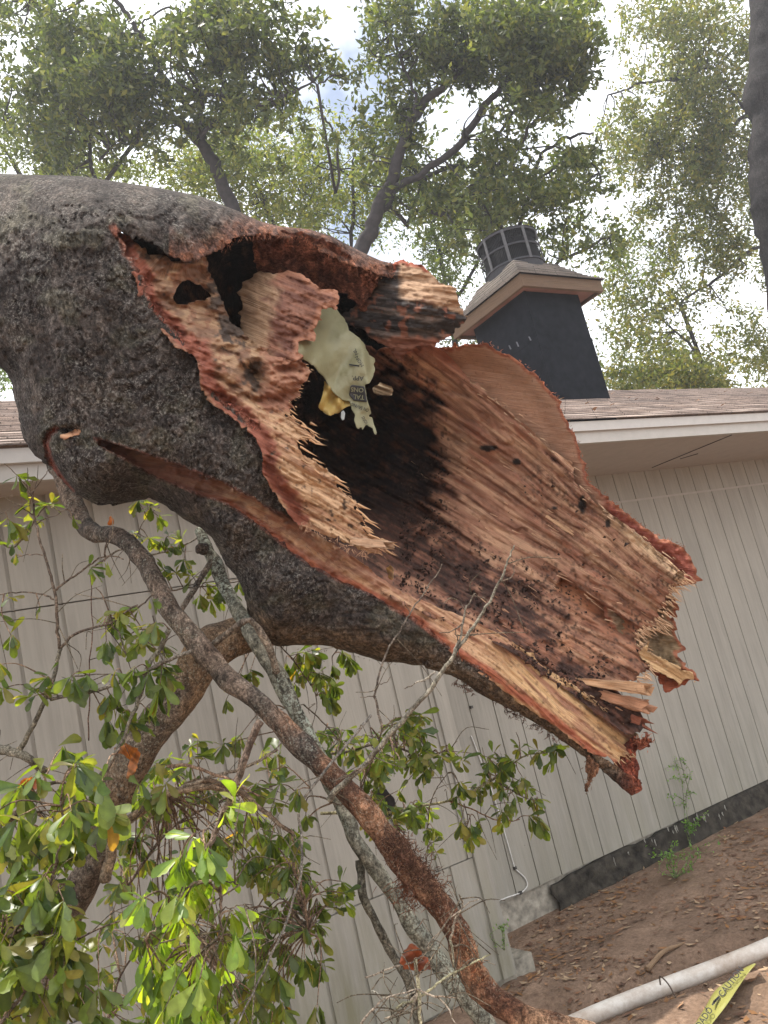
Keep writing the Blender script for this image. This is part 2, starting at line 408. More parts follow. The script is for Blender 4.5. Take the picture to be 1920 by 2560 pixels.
# foundation
B = Bag(); B.box(XC + .01, 15, YF + .03, YF + .3, -.3, ZS + .01, (.30, .27, .22)); B.box(-9, XC + .02, YN + .02, YN + .3, -.3, ZN + .004, (.28, .25, .20))
B.build('foundation', CONC, house, False)
xs = np.arange(3.75, 15, .03); V = []; 
for i, x in enumerate(xs):
    t = fbm(x * 6, 0, 0, 3, 9); e = sstep(3.75, 3.95, x)
    for k, z in enumerate(np.linspace(ZS - .015 + .01 * t, -.02, 7)):
        V.append((x + .02 * math.sin(z * 40), YF + .014 + .006 - .012 * k / 6 * (1 + t) - .045 * (fbm(x * 7, z * 16, 0, 4, 5) - .3) * (k > 0) - .02 * (k / 6) ** 2, z - .03 * (1 - e) * (k == 0) - .05 * (fbm(x * 3, 0, 0, 3, 77) - .5) * (k == 0)))
n = len(xs); I = np.arange((n - 1))[:, None] * 7 + np.arange(6)[None]; I = I.ravel()
B = Bag(); B.add(V, np.stack([I, I + 1, I + 8, I + 7], -1), col=(.042, .036, .028)); o = B.build('damp_membrane', MEMB, house)
sm = o.modifiers.new('t', 'SOLIDIFY'); sm.thickness = .006; sm.offset = 1
# pale drips on the membrane
B = Bag()
for i in range(46):
    x = RNG.choice([RNG.uniform(4.3, 5.6), RNG.uniform(6, 9)]); z = RNG.uniform(.05, .16); L = RNG.uniform(.015, .06); w_ = RNG.uniform(.002, .006)
    y = YF - .028 + .0 * z; B = Bag(); B.add([(x, y, z + L), (x + w_, y, z + L * .95), (x + w_ * .8, y - .002, z), (x + w_ * .3, y - .002, z - .004), (x + w_ * .5, y + .01, z + L * .5)], None, [(0, 1, 2), (0, 2, 3), (0, 3, 4), (1, 4, 2), (2, 4, 3), (0, 4, 1)], col=(.42, .40, .35)); B.build('paint_drip', TRIM, house, False)
# step block at the foot of the corner
B = Bag(); B.box(XC - .02, XC + .17, YN + .04, YN + .36, -.1, .10, (.26, .235, .19)); B.build('footing_block', CONC, house, False)

# roof
EY, EZ0, EZ1, SL, RY = 3.70, CAM[2] + 1.175, CAM[2] + 1.315, .47, 7.3
B = Bag(); B.box(-9, 15, EY, EY + .03, EZ0, EZ1, (.43, .41, .375)); B.box(-9, 15, EY - .022, EY - .002, EZ1 - .062, EZ1 + .004, (.47, .45, .42))
B.build('fascia', TRIM, house, False)
B = Bag(); B.box(-9, 15, EY + .03, YF + .02, EZ0 + .012, EZ0 + .024, (.40, .355, .315)); o = B.build('soffit', TRIM, house, False)
B = Bag()
for (a, b_) in (((1630, 1169), (1830, 1087)), ((1700, 1147), (1745, 1134))):
    p = onZ([a[0], b_[0]], [a[1], b_[1]], EZ0 + .010); B.tube(catmull(p, 4), .004, 5, (.03, .028, .03))
B.build('soffit_crack', TRIM, house, False)
def m_shingle():
    m, n, l, b = mat('asphalt shingles', .95, .15)
    at = nd(n, 'Attribute', attribute_name='Col'); obj = nd(n, 'TexCoord').outputs['Object']
    br = nd(n, 'TexBrick', Scale=1.0); br.inputs['Brick Width'].default_value = .3; br.inputs['Row Height'].default_value = .14
    br.inputs['Mortar Size'].default_value = .004; br.inputs['Color1'].default_value = (.85, .85, .85, 1); br.inputs['Color2'].default_value = (1.15, 1.12, 1.08, 1); br.inputs['Mortar'].default_value = (.3, .3, .3, 1)
    l.new(nd(n, 'TexCoord').outputs['UV'], br.inputs['Vector'])
    c = mixc(n, l, 1.0, at.outputs['Color'], br.outputs['Color'], 'MULTIPLY')
    v = noise(n, l, obj, 5, 6, .7); c = mixc(n, l, 1.0, c, ramp(n, l, v, [(.3, G3(.65)), (.7, G3(1.25))]), 'MULTIPLY')
    g = noise(n, l, obj, 160, 2, .7); c = mixc(n, l, 1.0, c, ramp(n, l, g, [(.3, G3(.7)), (.7, G3(1.3))]), 'MULTIPLY')
    l.new(c, b.inputs['Base Color']); bump(n, l, b, g, .5, .004); return m
SHING = m_shingle()
def courses(x0, x1, ya, za, yb, zb, col, B):
    n = int(math.hypot(yb - ya, zb - za) / .14)
    for i in range(n):
        t0, t1 = i / n, (i + 1) / n
        y0, z0, y1, z1 = ya + (yb - ya) * t0, za + (zb - za) * t0, ya + (yb - ya) * t1, za + (zb - za) * t1
        xx = np.arange(x0, x1 + .01, .3); k = len(xx)
        jz = RNG.uniform(-.004, .008, k)
        V = np.concatenate([np.stack([xx, np.full(k, y0), z0 + .004 + 0 * jz], -1), np.stack([xx, np.full(k, y0), z0 + .014 + jz], -1), np.stack([xx, np.full(k, y1), np.full(k, z1) + .004], -1)])
        I = np.arange(k - 1); s = np.arange(3 * k)
        uv = np.concatenate([np.stack([xx, np.full(k, i * .14)], -1), np.stack([xx, np.full(k, i * .14 + .01)], -1), np.stack([xx, np.full(k, i * .14 + .139)], -1)])
        B.add(V, np.vstack([np.stack([I, I + 1, I + 1 + k, I + k], -1), np.stack([I + k, I + 1 + k, I + 1 + 2 * k, I + 2 * k], -1)]), None, uv, col)
B = Bag(); RZ = EZ1 + .012 + SL * (RY - EY + .04)
courses(-9, 15, EY - .04, EZ1 + .008, RY, RZ, (.37, .30, .26), B)
courses(-9, 15, 2 * RY - EY, EZ1, RY, RZ, (.37, .30, .26), B)
roof = B.build('roof', SHING, house, False)
B = Bag()   # loose shingles and litter on the roof
for i in range(60):
    x, y = RNG.uniform(4, 12), RNG.uniform(3.8, 6.8); z = EZ1 + .035 + SL * (y - EY + .04); s_ = RNG.uniform(.02, .05); a = RNG.uniform(0, 6)
    B.add([(x + s_ * math.cos(a), y + s_ * math.sin(a), z + .01), (x - s_ * .4, y + s_ * .5, z + .01), (x - s_ * math.cos(a), y - s_ * math.sin(a), z), (x + s_ * .4, y - s_ * .5, z + .012)], [(0, 1, 2, 3)], col=(.25, .13, .06))
o = B.build('roof_litter', TRIM, house); o['kind'] = 'stuff'
# chimney
CH = (.011, .012, .016); CHM = m_col('black building felt', .9, .08, 9, .35, .3, .01); CW = m_wood('cedar trim', .35, .3)
x0, x1, y0, y1, zt = 6.12, 6.90, 5.57, 6.42, CAM[2] + 3.42
B = Bag(); B.box(x0, x1, y0, y1, CAM[2] + 1.5, zt, CH)
B.box(x0 - .006, x0 + .02, y0 - .006, y0 + .5, zt - .52, zt - .0, CH); B.box(x0 - .004, x1 + .004, y0 - .005, y0 + .1, CAM[2] + 1.6, zt - .50, CH)
chim = B.build('chimney', CHM, house, False); chim['label'] = 'boxed chimney wrapped in black felt, with hipped shingle cap'
B = Bag(); cx0, cx1, cy0, cy1 = 5.97, 7.13, 5.42, 6.60; zc0, zc1 = CAM[2] + 3.39, CAM[2] + 3.52; wc = (.125, .085, .058)
B.box(cx0, cx1, cy0, cy0 + .035, zc0, zc1, wc); B.box(cx0, cx1, cy1 - .035, cy1, zc0, zc1, wc)
B.box(cx0, cx0 + .035, cy0 + .035, cy1 - .035, zc0, zc1, wc); B.box(cx1 - .035, cx1, cy0 + .035, cy1 - .035, zc0, zc1, wc)
B.box(cx0 + .035, cx1 - .035, cy0 + .035, cy1 - .035, zc0 + .03, zc0 + .045, (.2, .1, .08)); B.build('cap_trim', CW, chim, False)
for (a, b_, s_) in ((1275, 868, 1.0), (1294, 860, 1.2), (1325, 846, 1.0)):
    r_ = P(a, b_, 1.0) - CAM; p_ = CAM + r_ * ((x0 - .008 - CAM[0]) / r_[0]); B = Bag(); h_ = .028 * s_
    B.add([p_ + [0, -.014, -h_], p_ + [0, .008, -h_ * .8], p_ + [0, .016, h_], p_ + [0, -.004, h_ * .7], p_ + [.004, 0, 0]], None, [(0, 1, 4), (1, 2, 4), (2, 3, 4), (3, 0, 4), (0, 3, 2), (0, 2, 1)], col=(.12, .125, .14)); B.build('scuff', CHM, chim, False)
B = Bag(); e = .03; m1 = .5 * (cx0 + cx1); m2 = .5 * (cy0 + cy1) ; ax, az = .30, CAM[2] + 3.86
nl = 9
def ringp(t):
    X0, X1 = cx0 - e + (m1 - ax - cx0 + e) * t, cx1 + e + (m1 + ax - cx1 - e) * t; Y0, Y1 = cy0 - e + (m2 - ax - cy0 + e) * t, cy1 + e + (m2 + ax - cy1 - e) * t
    return [(X0, Y0), (X1, Y0), (X1, Y1), (X0, Y1)]
for i in range(nl):
    a_, b_ = ringp(i / nl), ringp((i + 1) / nl); za = zc1 + (az - zc1) * (i / nl) ** 1.25; zb = zc1 + (az - zc1) * ((i + 1) / nl) ** 1.25
    V = [(*p, za + .002) for p in a_] + [(*p, za + .018) for p in a_] + [(*p, zb + .004) for p in b_]
    q = []
    for k in range(4): q += [(k, (k + 1) % 4, (k + 1) % 4 + 4, k + 4), (k + 4, (k + 1) % 4 + 4, (k + 1) % 4 + 8, k + 8)]
    B.add(V, q, None, np.array([(v[0] + v[1], v[2] * 2) for v in V]), (.15, .13, .115))
    if i == 0: B.add([(*p, za + .001) for p in a_], [(3, 2, 1, 0)], col=(.06, .05, .05))
B.build('cap_roof', SHING, chim, False)
ARR = m_col('dark flue metal', .85, .12, 30, .15); ccx, ccy, rr = 6.52, 5.98, .335
B = Bag(); th = np.linspace(0, 2 * math.pi, 41)
def hoop(r, z, h, t=.012, col=(.055, .055, .062)):
    k = 40; a = th[:-1]; V = []
    for rr_, zz in ((r, z), (r, z + h), (r - t, z + h), (r - t, z)): V += [(ccx + rr_ * math.cos(q), ccy + rr_ * math.sin(q), zz) for q in a]
    q = [(L * k + i, L * k + (i + 1) % k, ((L + 1) % 4) * k + (i + 1) % k, ((L + 1) % 4) * k + i) for L in range(4) for i in range(k)]; B.add(V, q, col=col)
zb = CAM[2] + 3.80
hoop(rr - .01, zb - .05, .13, .02, (.05, .05, .055)); hoop(rr, zb + .08, .022); hoop(rr, zb + .26, .02); hoop(rr, zb + .43, .03)
for i in range(9):
    a = i * 2 * math.pi / 9 + .35; c_, s_ = math.cos(a), math.sin(a); w_ = .016
    V = [(ccx + rr * 1.003 * c_ + w_ * s * -s_, ccy + rr * 1.003 * s_ + w_ * s * c_, z) for z in (zb + .08, zb + .46) for s in (-1, 1)]
    V += [(v[0] - .01 * c_, v[1] - .01 * s_, v[2]) for v in V]
    B.add(V, [(0, 1, 3, 2), (4, 6, 7, 5), (0, 2, 6, 4), (1, 5, 7, 3)], col=(.10, .10, .105))
arr = B.build('spark_arrester', ARR, chim, False)
B = Bag()
for i in range(110):
    a = i * 2 * math.pi / 110; c_, s_ = math.cos(a), math.sin(a); r_ = rr - .022
    V = [(ccx + r_ * c_ + .0055 * s * -s_, ccy + r_ * s_ + .0055 * s * c_, z) for z in (zb + .06, zb + .45) for s in (-1, 1)]; B.add(V, [(0, 1, 3, 2)])
B.c = [np.tile((.02, .02, .022), (len(v), 1)) for v in B.V]
B.build('mesh_screen', ARR, arr, False)
B = Bag(); B.tube([(ccx, ccy, zb - .1), (ccx, ccy, zb + .36)], .296, 24, (.010, .010, .012)); B.add([(ccx + rr * 1.02 * math.cos(a), ccy + rr * 1.02 * math.sin(a), zb + .46) for a in th[:-1]] + [(ccx, ccy, zb + .52)], None, [(i, (i + 1) % 40, 40) for i in range(40)] + [((i + 1) % 40, i, 40) for i in range(40)][:0], col=(.05, .05, .055))
B.build('flue_lid', ARR, arr, True)

# cable on the wall
CAB = m_col('white cable', .5, .4, 30, .1)
cp = [(1178, 1840), (1205, 1910), (1232, 1985), (1258, 2070), (1285, 2165), (1288, 2172), (1300, 2183), (1312, 2195), (1318, 2210), (1314, 2222), (1303, 2231), (1288, 2237), (1270, 2243), (1245, 2253)]
q = onY([a for a, b_ in cp], [b_ for a, b_ in cp], YF - .008)
B = Bag(); B.tube(catmull(q, 6), .0045, 6, (.62, .60, .56)); cab = B.build('cable', CAB)
tag(cab, 'thin white cable running down the siding and looping at the bottom edge', 'cable')
B = Bag()
for a, b_ in ((1178, 1768), (1287, 2170), (1301, 2232)):
    B = Bag(); p = onY(a, b_, YF - .008)
    B.box(p[0] - .009, p[0] + .009, p[1] - .010, p[1] + .008, p[2] - .009, p[2] + .009, (.06, .055, .05)); B.build('cable_clip', CAB, cab, False)

# ---------------------------------------------------------------- ground
PA = onZ(1470, 2552, .04); PB = onZ(1925, 2358, .09)
pdv = (PB - PA)[:2]; pdv /= np.linalg.norm(pdv); pnv = np.array([-pdv[1], pdv[0]])
def gh(x, y):
    s = (x - PA[0]) * pnv[0] + (y - PA[1]) * pnv[1]
    h = .05 * (fbm(x * 1.3, y * 1.3, 0, 3, 2) - .5) + .035 * (fbm(x * 6, y * 6, 0, 4, 8) - .5) + .012 * (fbm(x * 30, y * 30, 0, 3, 11) - .5)
    h = h - .17 * np.exp(-((s - .17) / .12) ** 2) + .09 * sstep(.28, .42, s) * np.exp(-((s - .5) / .5) ** 2) * .4
    h = h + .10 * sstep(-.02, -.28, s) * sstep(1.9, 2.5, x) - .02 * np.exp(-(s / .06) ** 2)
    near = sstep(4.75, 4.3, y)
    return h * near - .0
xs = np.concatenate([np.arange(-4, 1.8, .12), np.arange(1.8, 8, .022), np.arange(8, 16, .1)]); ys = np.concatenate([np.arange(-1.5, 1.8, .12), np.arange(1.8, 4.9, .022)])
gx, gy = np.meshgrid(xs, ys); gz = gh(gx, gy)
H, Wd = gx.shape; idx = np.arange(H * Wd).reshape(H, Wd)
q = np.stack([idx[:-1, :-1], idx[:-1, 1:], idx[1:, 1:], idx[1:, :-1]], -1).reshape(-1, 4)
def m_soil():
    m, n, l, b = mat('red clay soil', .95, .15)
    obj = nd(n, 'TexCoord').outputs['Object']
    a = noise(n, l, obj, 2.2, 6, .65); c_ = noise(n, l, obj, 60, 6, .75); d_ = noise(n, l, obj, 11, 5, .7)
    c = ramp(n, l, a, [(.3, (.14, .092, .062)), (.5, (.215, .142, .098)), (.7, (.31, .21, .145))])
    c = mixc(n, l, 1.0, c, ramp(n, l, c_, [(.3, G3(.6)), (.6, G3(1.15))]), 'MULTIPLY')
    c = mixc(n, l, ramp(n, l, d_, [(.55, G3(0)), (.72, G3(.75))]), c, (.10, .06, .04))
    l.new(c, b.inputs['Base Color']); p = bump(n, l, b, d_, .7, .02); bump(n, l, b, c_, .8, .008, p); return m
SOIL = m_soil()
gme = npmesh('ground', np.stack([gx, gy, gz], -1).reshape(-1, 3), [q]); g = link('ground', gme, SOIL); g['kind'] = 'structure'
B = Bag(); B.add([(-150, -150, -.12), (150, -150, -.12), (150, 150, -.12), (-150, 150, -.12)], [(0, 1, 2, 3)]); g2 = B.build('terrain', SOIL); g2['kind'] = 'structure'
# litter of dry leaves and chips
B = Bag(); cs = np.array([(.20, .10, .055), (.28, .16, .09), (.13, .07, .045), (.34, .24, .15), (.24, .12, .05)])
N = 9000; lx = RNG.uniform(2.6, 9, N); ly = RNG.uniform(2.2, 4.6, N); keep = (fbm(lx * 2.2, ly * 2.2, 0, 3, 31) > .45) | (RNG.random(N) < .25); lx, ly = lx[keep], ly[keep]; lz = gh(lx, ly)
for x, y, z in zip(lx, ly, lz):
    s_ = RNG.choice([RNG.uniform(.008, .02), RNG.uniform(.015, .036)]); a = RNG.uniform(0, 6.28); w_ = s_ * RNG.uniform(.25, .5); c_, sn = math.cos(a), math.sin(a); t = RNG.uniform(0, .015)
    V = [(x + s_ * c_, y + s_ * sn, z + .004 + t), (x - w_ * sn, y + w_ * c_, z + .008), (x - s_ * c_, y - s_ * sn, z + .004 + RNG.uniform(0, .01)), (x + w_ * sn, y - w_ * c_, z + .002 + t * .6)]
    B.add(V, [(0, 1, 2, 3)], col=cs[RNG.integers(5)] * RNG.uniform(.7, 1.2))
o = B.build('leaf_litter', m_col('dry leaves', .8, .2, 30, .2)); o['kind'] = 'stuff'
# pipe
B = Bag(); d3 = PB - PA; pa = PA - d3 * .4; pb = PB + d3 * 1.2
pth = np.array([pa + (pb - pa) * t + np.array([0, 0, .012 * math.sin(t * 9)]) for t in np.linspace(0, 1, 60)])
B.tube(pth, .038, 24, (.62, .58, .52))
def m_pipe():
    m, n, l, b = mat('dusty white plastic', .5, .4); obj = nd(n, 'TexCoord').outputs['Object']
    v = noise(n, l, obj, 7, 6, .75); geo = nd(n, 'NewGeometry'); sp = nd(n, 'SeparateXYZ'); l.new(geo.outputs['Normal'], sp.inputs[0])
    v2 = noise(n, l, mapping(n, l, obj, (6, 6, 40)), 1, 6, .7)
    c = mixc(n, l, ramp(n, l, v, [(.42, G3(.1)), (.66, G3(.85))]), (.66, .62, .56), (.36, .27, .2))
    c = mixc(n, l, ramp(n, l, v2, [(.52, G3(0)), (.62, G3(.5))]), c, (.5, .42, .34)); l.new(c, b.inputs['Base Color']); return m
pp = B.build('plastic_pipe', m_pipe()); tag(pp, 'long dusty white plastic pipe lying in the dirt trench', 'pipe')
B = Bag(); t_ = onZ(1668, 2480, .10); B.tube(catmull([t_ + np.array(v) for v in ((-.02, -.07, -.03), (-.015, -.04, .035), (0, 0, .055), (.02, .04, .05), (.03, .06, .01))], 5), .0035, 5, (.10, .07, .05)); B.build('root_strand', TRIM, pp)
# stick in the dirt
B = Bag(); a = onZ(1618, 2424, .02); b_ = onZ(1712, 2358, .03); B.tube(catmull([a, (a * .5 + b_ * .5) + [0, .01, .02], b_], 8), np.linspace(.014, .007, 17), 7, (.30, .21, .14), rough=.3, rs=40)
tag(B.build('stick', WOOD), 'bare broken stick half buried in the shaded dirt beyond the white pipe', 'stick')

# ---------------------------------------------------------------- fallen tree: hollow split trunk
tree = empty('fallen_tree', P(500, 1400, 2.3), 'huge fallen oak trunk with dark bark, split open and hollow, torn red wood fanning out', 'tree')
TOP = [(-900, 300), (-500, 390), (-200, 425), (0, 434), (100, 437), (200, 440), (300, 455), (400, 470), (500, 490), (600, 530), (650, 553), (700, 566), (772, 573), (827, 589), (874, 614), (917, 636), (953, 652), (990, 660)]
HOOD = [(988, 690), (953, 690), (931, 682), (888, 668), (856, 656), (816, 634), (790, 612), (754, 594), (700, 590), (650, 585), (600, 592), (560, 618), (515, 640), (480, 655), (420, 640), (385, 612), (325, 590)]
TORN = [(284, 571), (307, 602), (333, 649), (359, 689), (365, 730), (393, 782), (428, 817), (463, 857), (503, 869), (515, 903), (521, 955), (550, 996), (584, 1019), (625, 1054), (660, 1094), (674, 1135), (668, 1170), (694, 1214), (723, 1239), (748, 1300)]
GRV = [(709, 1286), (661, 1268), (624, 1241), (560, 1209), (492, 1180), (405, 1150), (301, 1115), (238, 1096), (262, 1118), (324, 1152), (400, 1195), (500, 1235), (560, 1254), (594, 1273), (640, 1307), (679, 1337), (730, 1379), (772, 1408), (837, 1445), (915, 1478), (982, 1517), (1030, 1541), (1079, 1580), (1151, 1637), (1223, 1681), (1300, 1743), (1347, 1768), (1395, 1806), (1439, 1844), (1477, 1873), (1534, 1911), (1570, 1935), (1600, 1952)]
BOT = [(1607, 1974), (1578, 1990), (1502, 1922), (1465, 1897), (1442, 1878), (1395, 1844), (1347, 1813), (1300, 1786), (1262, 1768), (1199, 1734), (1141, 1695), (1079, 1674), (1006, 1657), (953, 1655), (915, 1642), (866, 1628), (809, 1613), (731, 1613), (693, 1616), (650, 1600), (625, 1560), (616, 1510), (605, 1470), (590, 1440), (563, 1411), (548, 1377), (529, 1343), (503, 1320), (463, 1300), (417, 1266), (376, 1245), (347, 1251), (301, 1260), (260, 1263), (226, 1254), (191, 1237), (168, 1214), (150, 1193), (127, 1167), (105, 1156), (84, 1135), (60, 1099), (51, 1069), (45, 1027), (36, 1002), (30, 960), (18, 936), (0, 918), (-200, 830), (-500, 720), (-900, 600)]
tj = jag(TORN, 3.2, 9, 2, False); hj = jag(HOOD, 4.0, 10, 3, False); gj = jag(GRV, 2.2, 10, 4, False); bj = jag(BOT, 1.2, 12, 5, False)
BARKPOLY = np.vstack([TOP, hj, tj, gj, bj])
SILT = np.array(TOP[:-1]); SILB = np.array(BOT[1:])
bbase = RBF([(0, 650, 2.12), (-900, 450, 3.3), (-400, 560, 2.5), (300, 800, 1.98), (500, 1100, 1.96), (200, 1000, 1.98), (700, 1400, 2.04), (1000, 1590, 2.12), (1600, 1965, 2.24), (700, 570, 2.36), (985, 665, 2.55), (500, 590, 2.16), (284, 571, 2.03), (100, 900, 2.0), (300, 480, 2.1), (600, 1250, 1.97)])
def bark_round(x, y):
    dt, _, _ = polydist(x, y, SILT, False); db, _, _ = polydist(x, y, SILB, False)
    Rb = np.interp(x, [0, 400, 600, 800, 1100, 1500], [150, 190, 170, 130, 80, 40]); Rt = np.interp(x, [-900, 0, 500, 800, 1000], [150, 170, 140, 60, 30])
    f = lambda d, R: R * (1 - np.sqrt(1 - (1 - np.clip(d / R, 0, 1)) ** 2))
    return (f(db, Rb) + f(dt, Rt)) / F * 2.1 * 1.15, np.minimum(dt / Rt, db / Rb)
GX = lambda x, y: (x * .85 + y * .5) / 900
CRK = np.array([(140, 1072), (122, 1085), (115, 1108), (122, 1140), (138, 1175), (160, 1205), (180, 1228)])
def bark_depth(x, y, s):
    r, m = bark_round(x, y); d = bbase(x, y) + r
    d -= .05 * np.exp(-((x - 190) ** 2 / 95 ** 2 + (y - 1165) ** 2 / 75 ** 2)); d -= .035 * np.exp(-((x - 560) ** 2 / 60 ** 2 + (y - 1330) ** 2 / 60 ** 2))
    d += .03 * np.exp(-((x - 330) ** 2 / 45 ** 2 + (y - 1215) ** 2 / 40 ** 2))
    d -= .05 * np.exp(-((x - 690) ** 2 / 160 ** 2 + (y - 1450) ** 2 / 60 ** 2))
    k, _, _ = polydist(x, y, CRK, False); d += .035 * np.exp(-(k / 7) ** 2) + .05 * np.exp(-((x - 175) ** 2 / 26 ** 2 + (y - 1076) ** 2 / 9 ** 2))
    # long swelling muscles of the trunk
    g = (x * .35 + y * .94) / 120; t = (x * .94 - y * .35) / 500
    d += .045 * (fbm(g * .8, t, 0, 2, 21) - .5) + .022 * (fbm(x / 75, y / 75, 0, 2, 22) - .5) + .017 * (fbm(x / 15, y / 15, 0, 3, 23) - .5)
    a_ = np.radians(62 - 50 * sstep(300, 800, x)); u_ = x * np.cos(a_) + y * np.sin(a_); v_ = -x * np.sin(a_) + y * np.cos(a_)
    p = np.abs(fbm(v_ / 13 + 1.6 * fbm(x / 40, y / 40, 0, 2, 5), u_ / 46, 0, 3, 24) - .5); d += .008 * sstep(.13, 0, p)
    return d
def bark_thick(x, y, s):
    r, m = bark_round(x, y); full = 2 * .36 * np.sqrt(np.clip(1 - (1 - np.clip(m, 0, 1)) ** 2, 0, 1))
    w_ = sstep(330, 60, x) * sstep(1250, 1000, y + 0 * x); return .045 + w_ * full
def bark_col(x, y, s, g, d):
    n1 = fbm(x / 70, y / 70, 0, 4, 40); n2 = fbm(x / 25, y / 9, 0, 3, 41)
    c = lerp((.062, .051, .047), (.106, .088, .078), sstep(.35, .65, n1))
    c = lerp(c, (.16, .13, .10), .5 * sstep(.5, .75, n2) * sstep(1100, 1500, y))
    c = lerp(c, (.12, .115, .08), .5 * sstep(.55, .7, fbm(x / 60, y / 50, 0, 3, 44)))
    dt, _, _ = polydist(x, y, np.array(TORN), False); n3 = fbm(x / 14, y / 14, 0, 3, 42)
    wd = 7 + 22 * n3 * sstep(.45, .7, fbm(x / 45, y / 45, 0, 2, 43))
    c = lerp(c, lerp((.24, .075, .05), (.33, .14, .09), n3), sstep(wd, wd * .4, dt))
    dh, _, _ = polydist(x, y, np.array(HOOD), False); hr = sstep(85, 10, dh + 60 * (n3 - .4)) * (x > 420)
    c = lerp(c, lerp((.19, .10, .075), (.36, .15, .085), sstep(.45, .62, n3)), .85 * hr)
    dc, _, _ = polydist(x, y, CRK, False); c = lerp(c, (.27, .07, .045), sstep(9, 4, dc)); c = lerp(c, (.02, .012, .01), np.exp(-((x - 165) ** 2 / 24 ** 2 + (y - 1074) ** 2 / 8 ** 2)) > .45)
    dg, _, _ = polydist(x, y, np.array(GRV[:24]), False); c = lerp(c, (.20, .07, .05), sstep(7, 2, dg) * .8)
    de, _, _ = polydist(x, y, np.array(GRV[20:]), False); c = lerp(c, lerp((.20, .075, .05), (.34, .12, .07), n3), sstep(11, 4, de) * (x > 900))
    c = lerp(c, (.34, .10, .055), sstep(1520, 1600, x) * .9)
    c = lerp(c, lerp((.13, .088, .058), (.24, .165, .105), fbm((x * .8 + y * .6) / 60, (y * .8 - x * .6) / 7, 0, 3, 48)), .9 * sstep(40, 0, np.abs(y - np.interp(x, [560, 700, 900, 1100, 1300, 1500], [1500, 1590, 1610, 1665, 1770, 1905])) - 20 * n1) * sstep(560, 640, x))
    under = sstep(60, 15, y - np.interp(x, [600, 900, 1300], [1560, 1600, 1740]) * 1 + 0 * x)
    return np.concatenate([c, (1 - np.clip(hr, 0, 1))[:, None] * np.where(y < 1700, 1, .2)[:, None]], 1)
bark = sheet('bark_shell', BARKPOLY, 5, bark_depth, bark_thick, bark_col, BARK, tree)

TG = lambda x, y: (x * .80 + y * .60) / 900
def straight(ang):
    a = math.radians(ang); ca, sa = math.cos(a), math.sin(a)
    return lambda x, y: ((x * ca + y * sa) / 900, (-x * sa + y * ca) / 900)
def ledges(g, A, lanes=(46, 110, 260), seed=0):
    """splinter ledges: long cells of random height with abrupt ends"""
    t, s = g; r = 0
    w = .5 * fbm(t * 9, s * 14, 0, 2, seed + 1)
    for i, (L, am) in enumerate(zip(lanes, (1, .5, .28))):
        si = s * L + w * 2.2; k = np.floor(si); ph = _hash(k, k * 0, k * 0, seed + 7 * i)
        c = np.floor(t * (7 + 5 * i) * (1 + ph) + ph * 9 + .6 * fbm(s * L * 2, t * 3, 0, 2, seed + 3))
        h = _hash(k, c, k * 0, seed + 3 + i); e = np.abs(si - k - .5) * 2
        r = r + am * (h - .5 + .35 * e ** 4)
    return A * (r + .9 * (fbm(t * 14, s * 190, 0, 3, seed + 9) - .5))

# --- far shell of wood
FARP = [(935, 871), (975, 867), (1000, 878), (1036, 866), (1062, 857), (1100, 872), (1125, 892), (1150, 920), (1182, 963), (1253, 1012), (1312, 1060), (1372, 1120), (1432, 1158), (1434, 1185), (1445, 1215), (1500, 1265), (1571, 1315), (1642, 1376), (1710, 1434), (1708, 1457), (1677, 1457), (1687, 1475), (1675, 1477), (1684, 1496), (1662, 1491), (1667, 1518), (1642, 1530), (1662, 1551), (1642, 1546), (1647, 1558), (1654, 1571), (1634, 1561), (1632, 1572), (1611, 1566), (1609, 1573), (1594, 1579), (1589, 1604), (1610, 1625), (1634, 1645), (1616, 1650), (1627, 1663), (1611, 1681), (1599, 1678), (1591, 1701), (1560, 1708), (1540, 1722), (1560, 1745), (1598, 1760), (1606, 1790), (1613, 1813), (1600, 1832), (1560, 1835), (1500, 1790), (1430, 1735), (1300, 1645), (1180, 1575), (1080, 1545), (985, 1500), (900, 1445), (800, 1380), (740, 1330), (670, 1250), (625, 1180), (590, 1100), (585, 1030), (640, 960), (760, 860), (850, 840)]
HOLE = [(930, 970), (950, 955), (972, 964), (984, 978), (980, 990), (955, 988), (935, 984)]
fdepth = RBF([(1062, 857, 2.55), (935, 871, 2.6), (1117, 887, 2.60), (1250, 1010, 2.62), (1430, 1170, 2.56), (1500, 1265, 2.5), (1640, 1376, 2.4), (1710, 1440, 2.34), (1650, 1560, 2.4), (1600, 1690, 2.36), (1600, 1830, 2.26), (1430, 1735, 2.26), (1300, 1645, 2.22), (1000, 1500, 2.16), (900, 1445, 2.14), (1300, 1350, 2.63), (1100, 1300, 2.74), (1450, 1550, 2.47), (1300, 1500, 2.45), (900, 1200, 2.98), (800, 1100, 3.08), (950, 1050, 2.98), (1020, 980, 2.76), (760, 1345, 2.35), (715, 1200, 2.75), (820, 930, 3.05), (690, 1000, 3.0), (670, 1250, 2.16), (625, 1180, 2.14), (590, 1100, 2.16), (585, 1030, 2.25), (640, 960, 2.7), (850, 1390, 2.3), (1000, 1400, 2.52)])
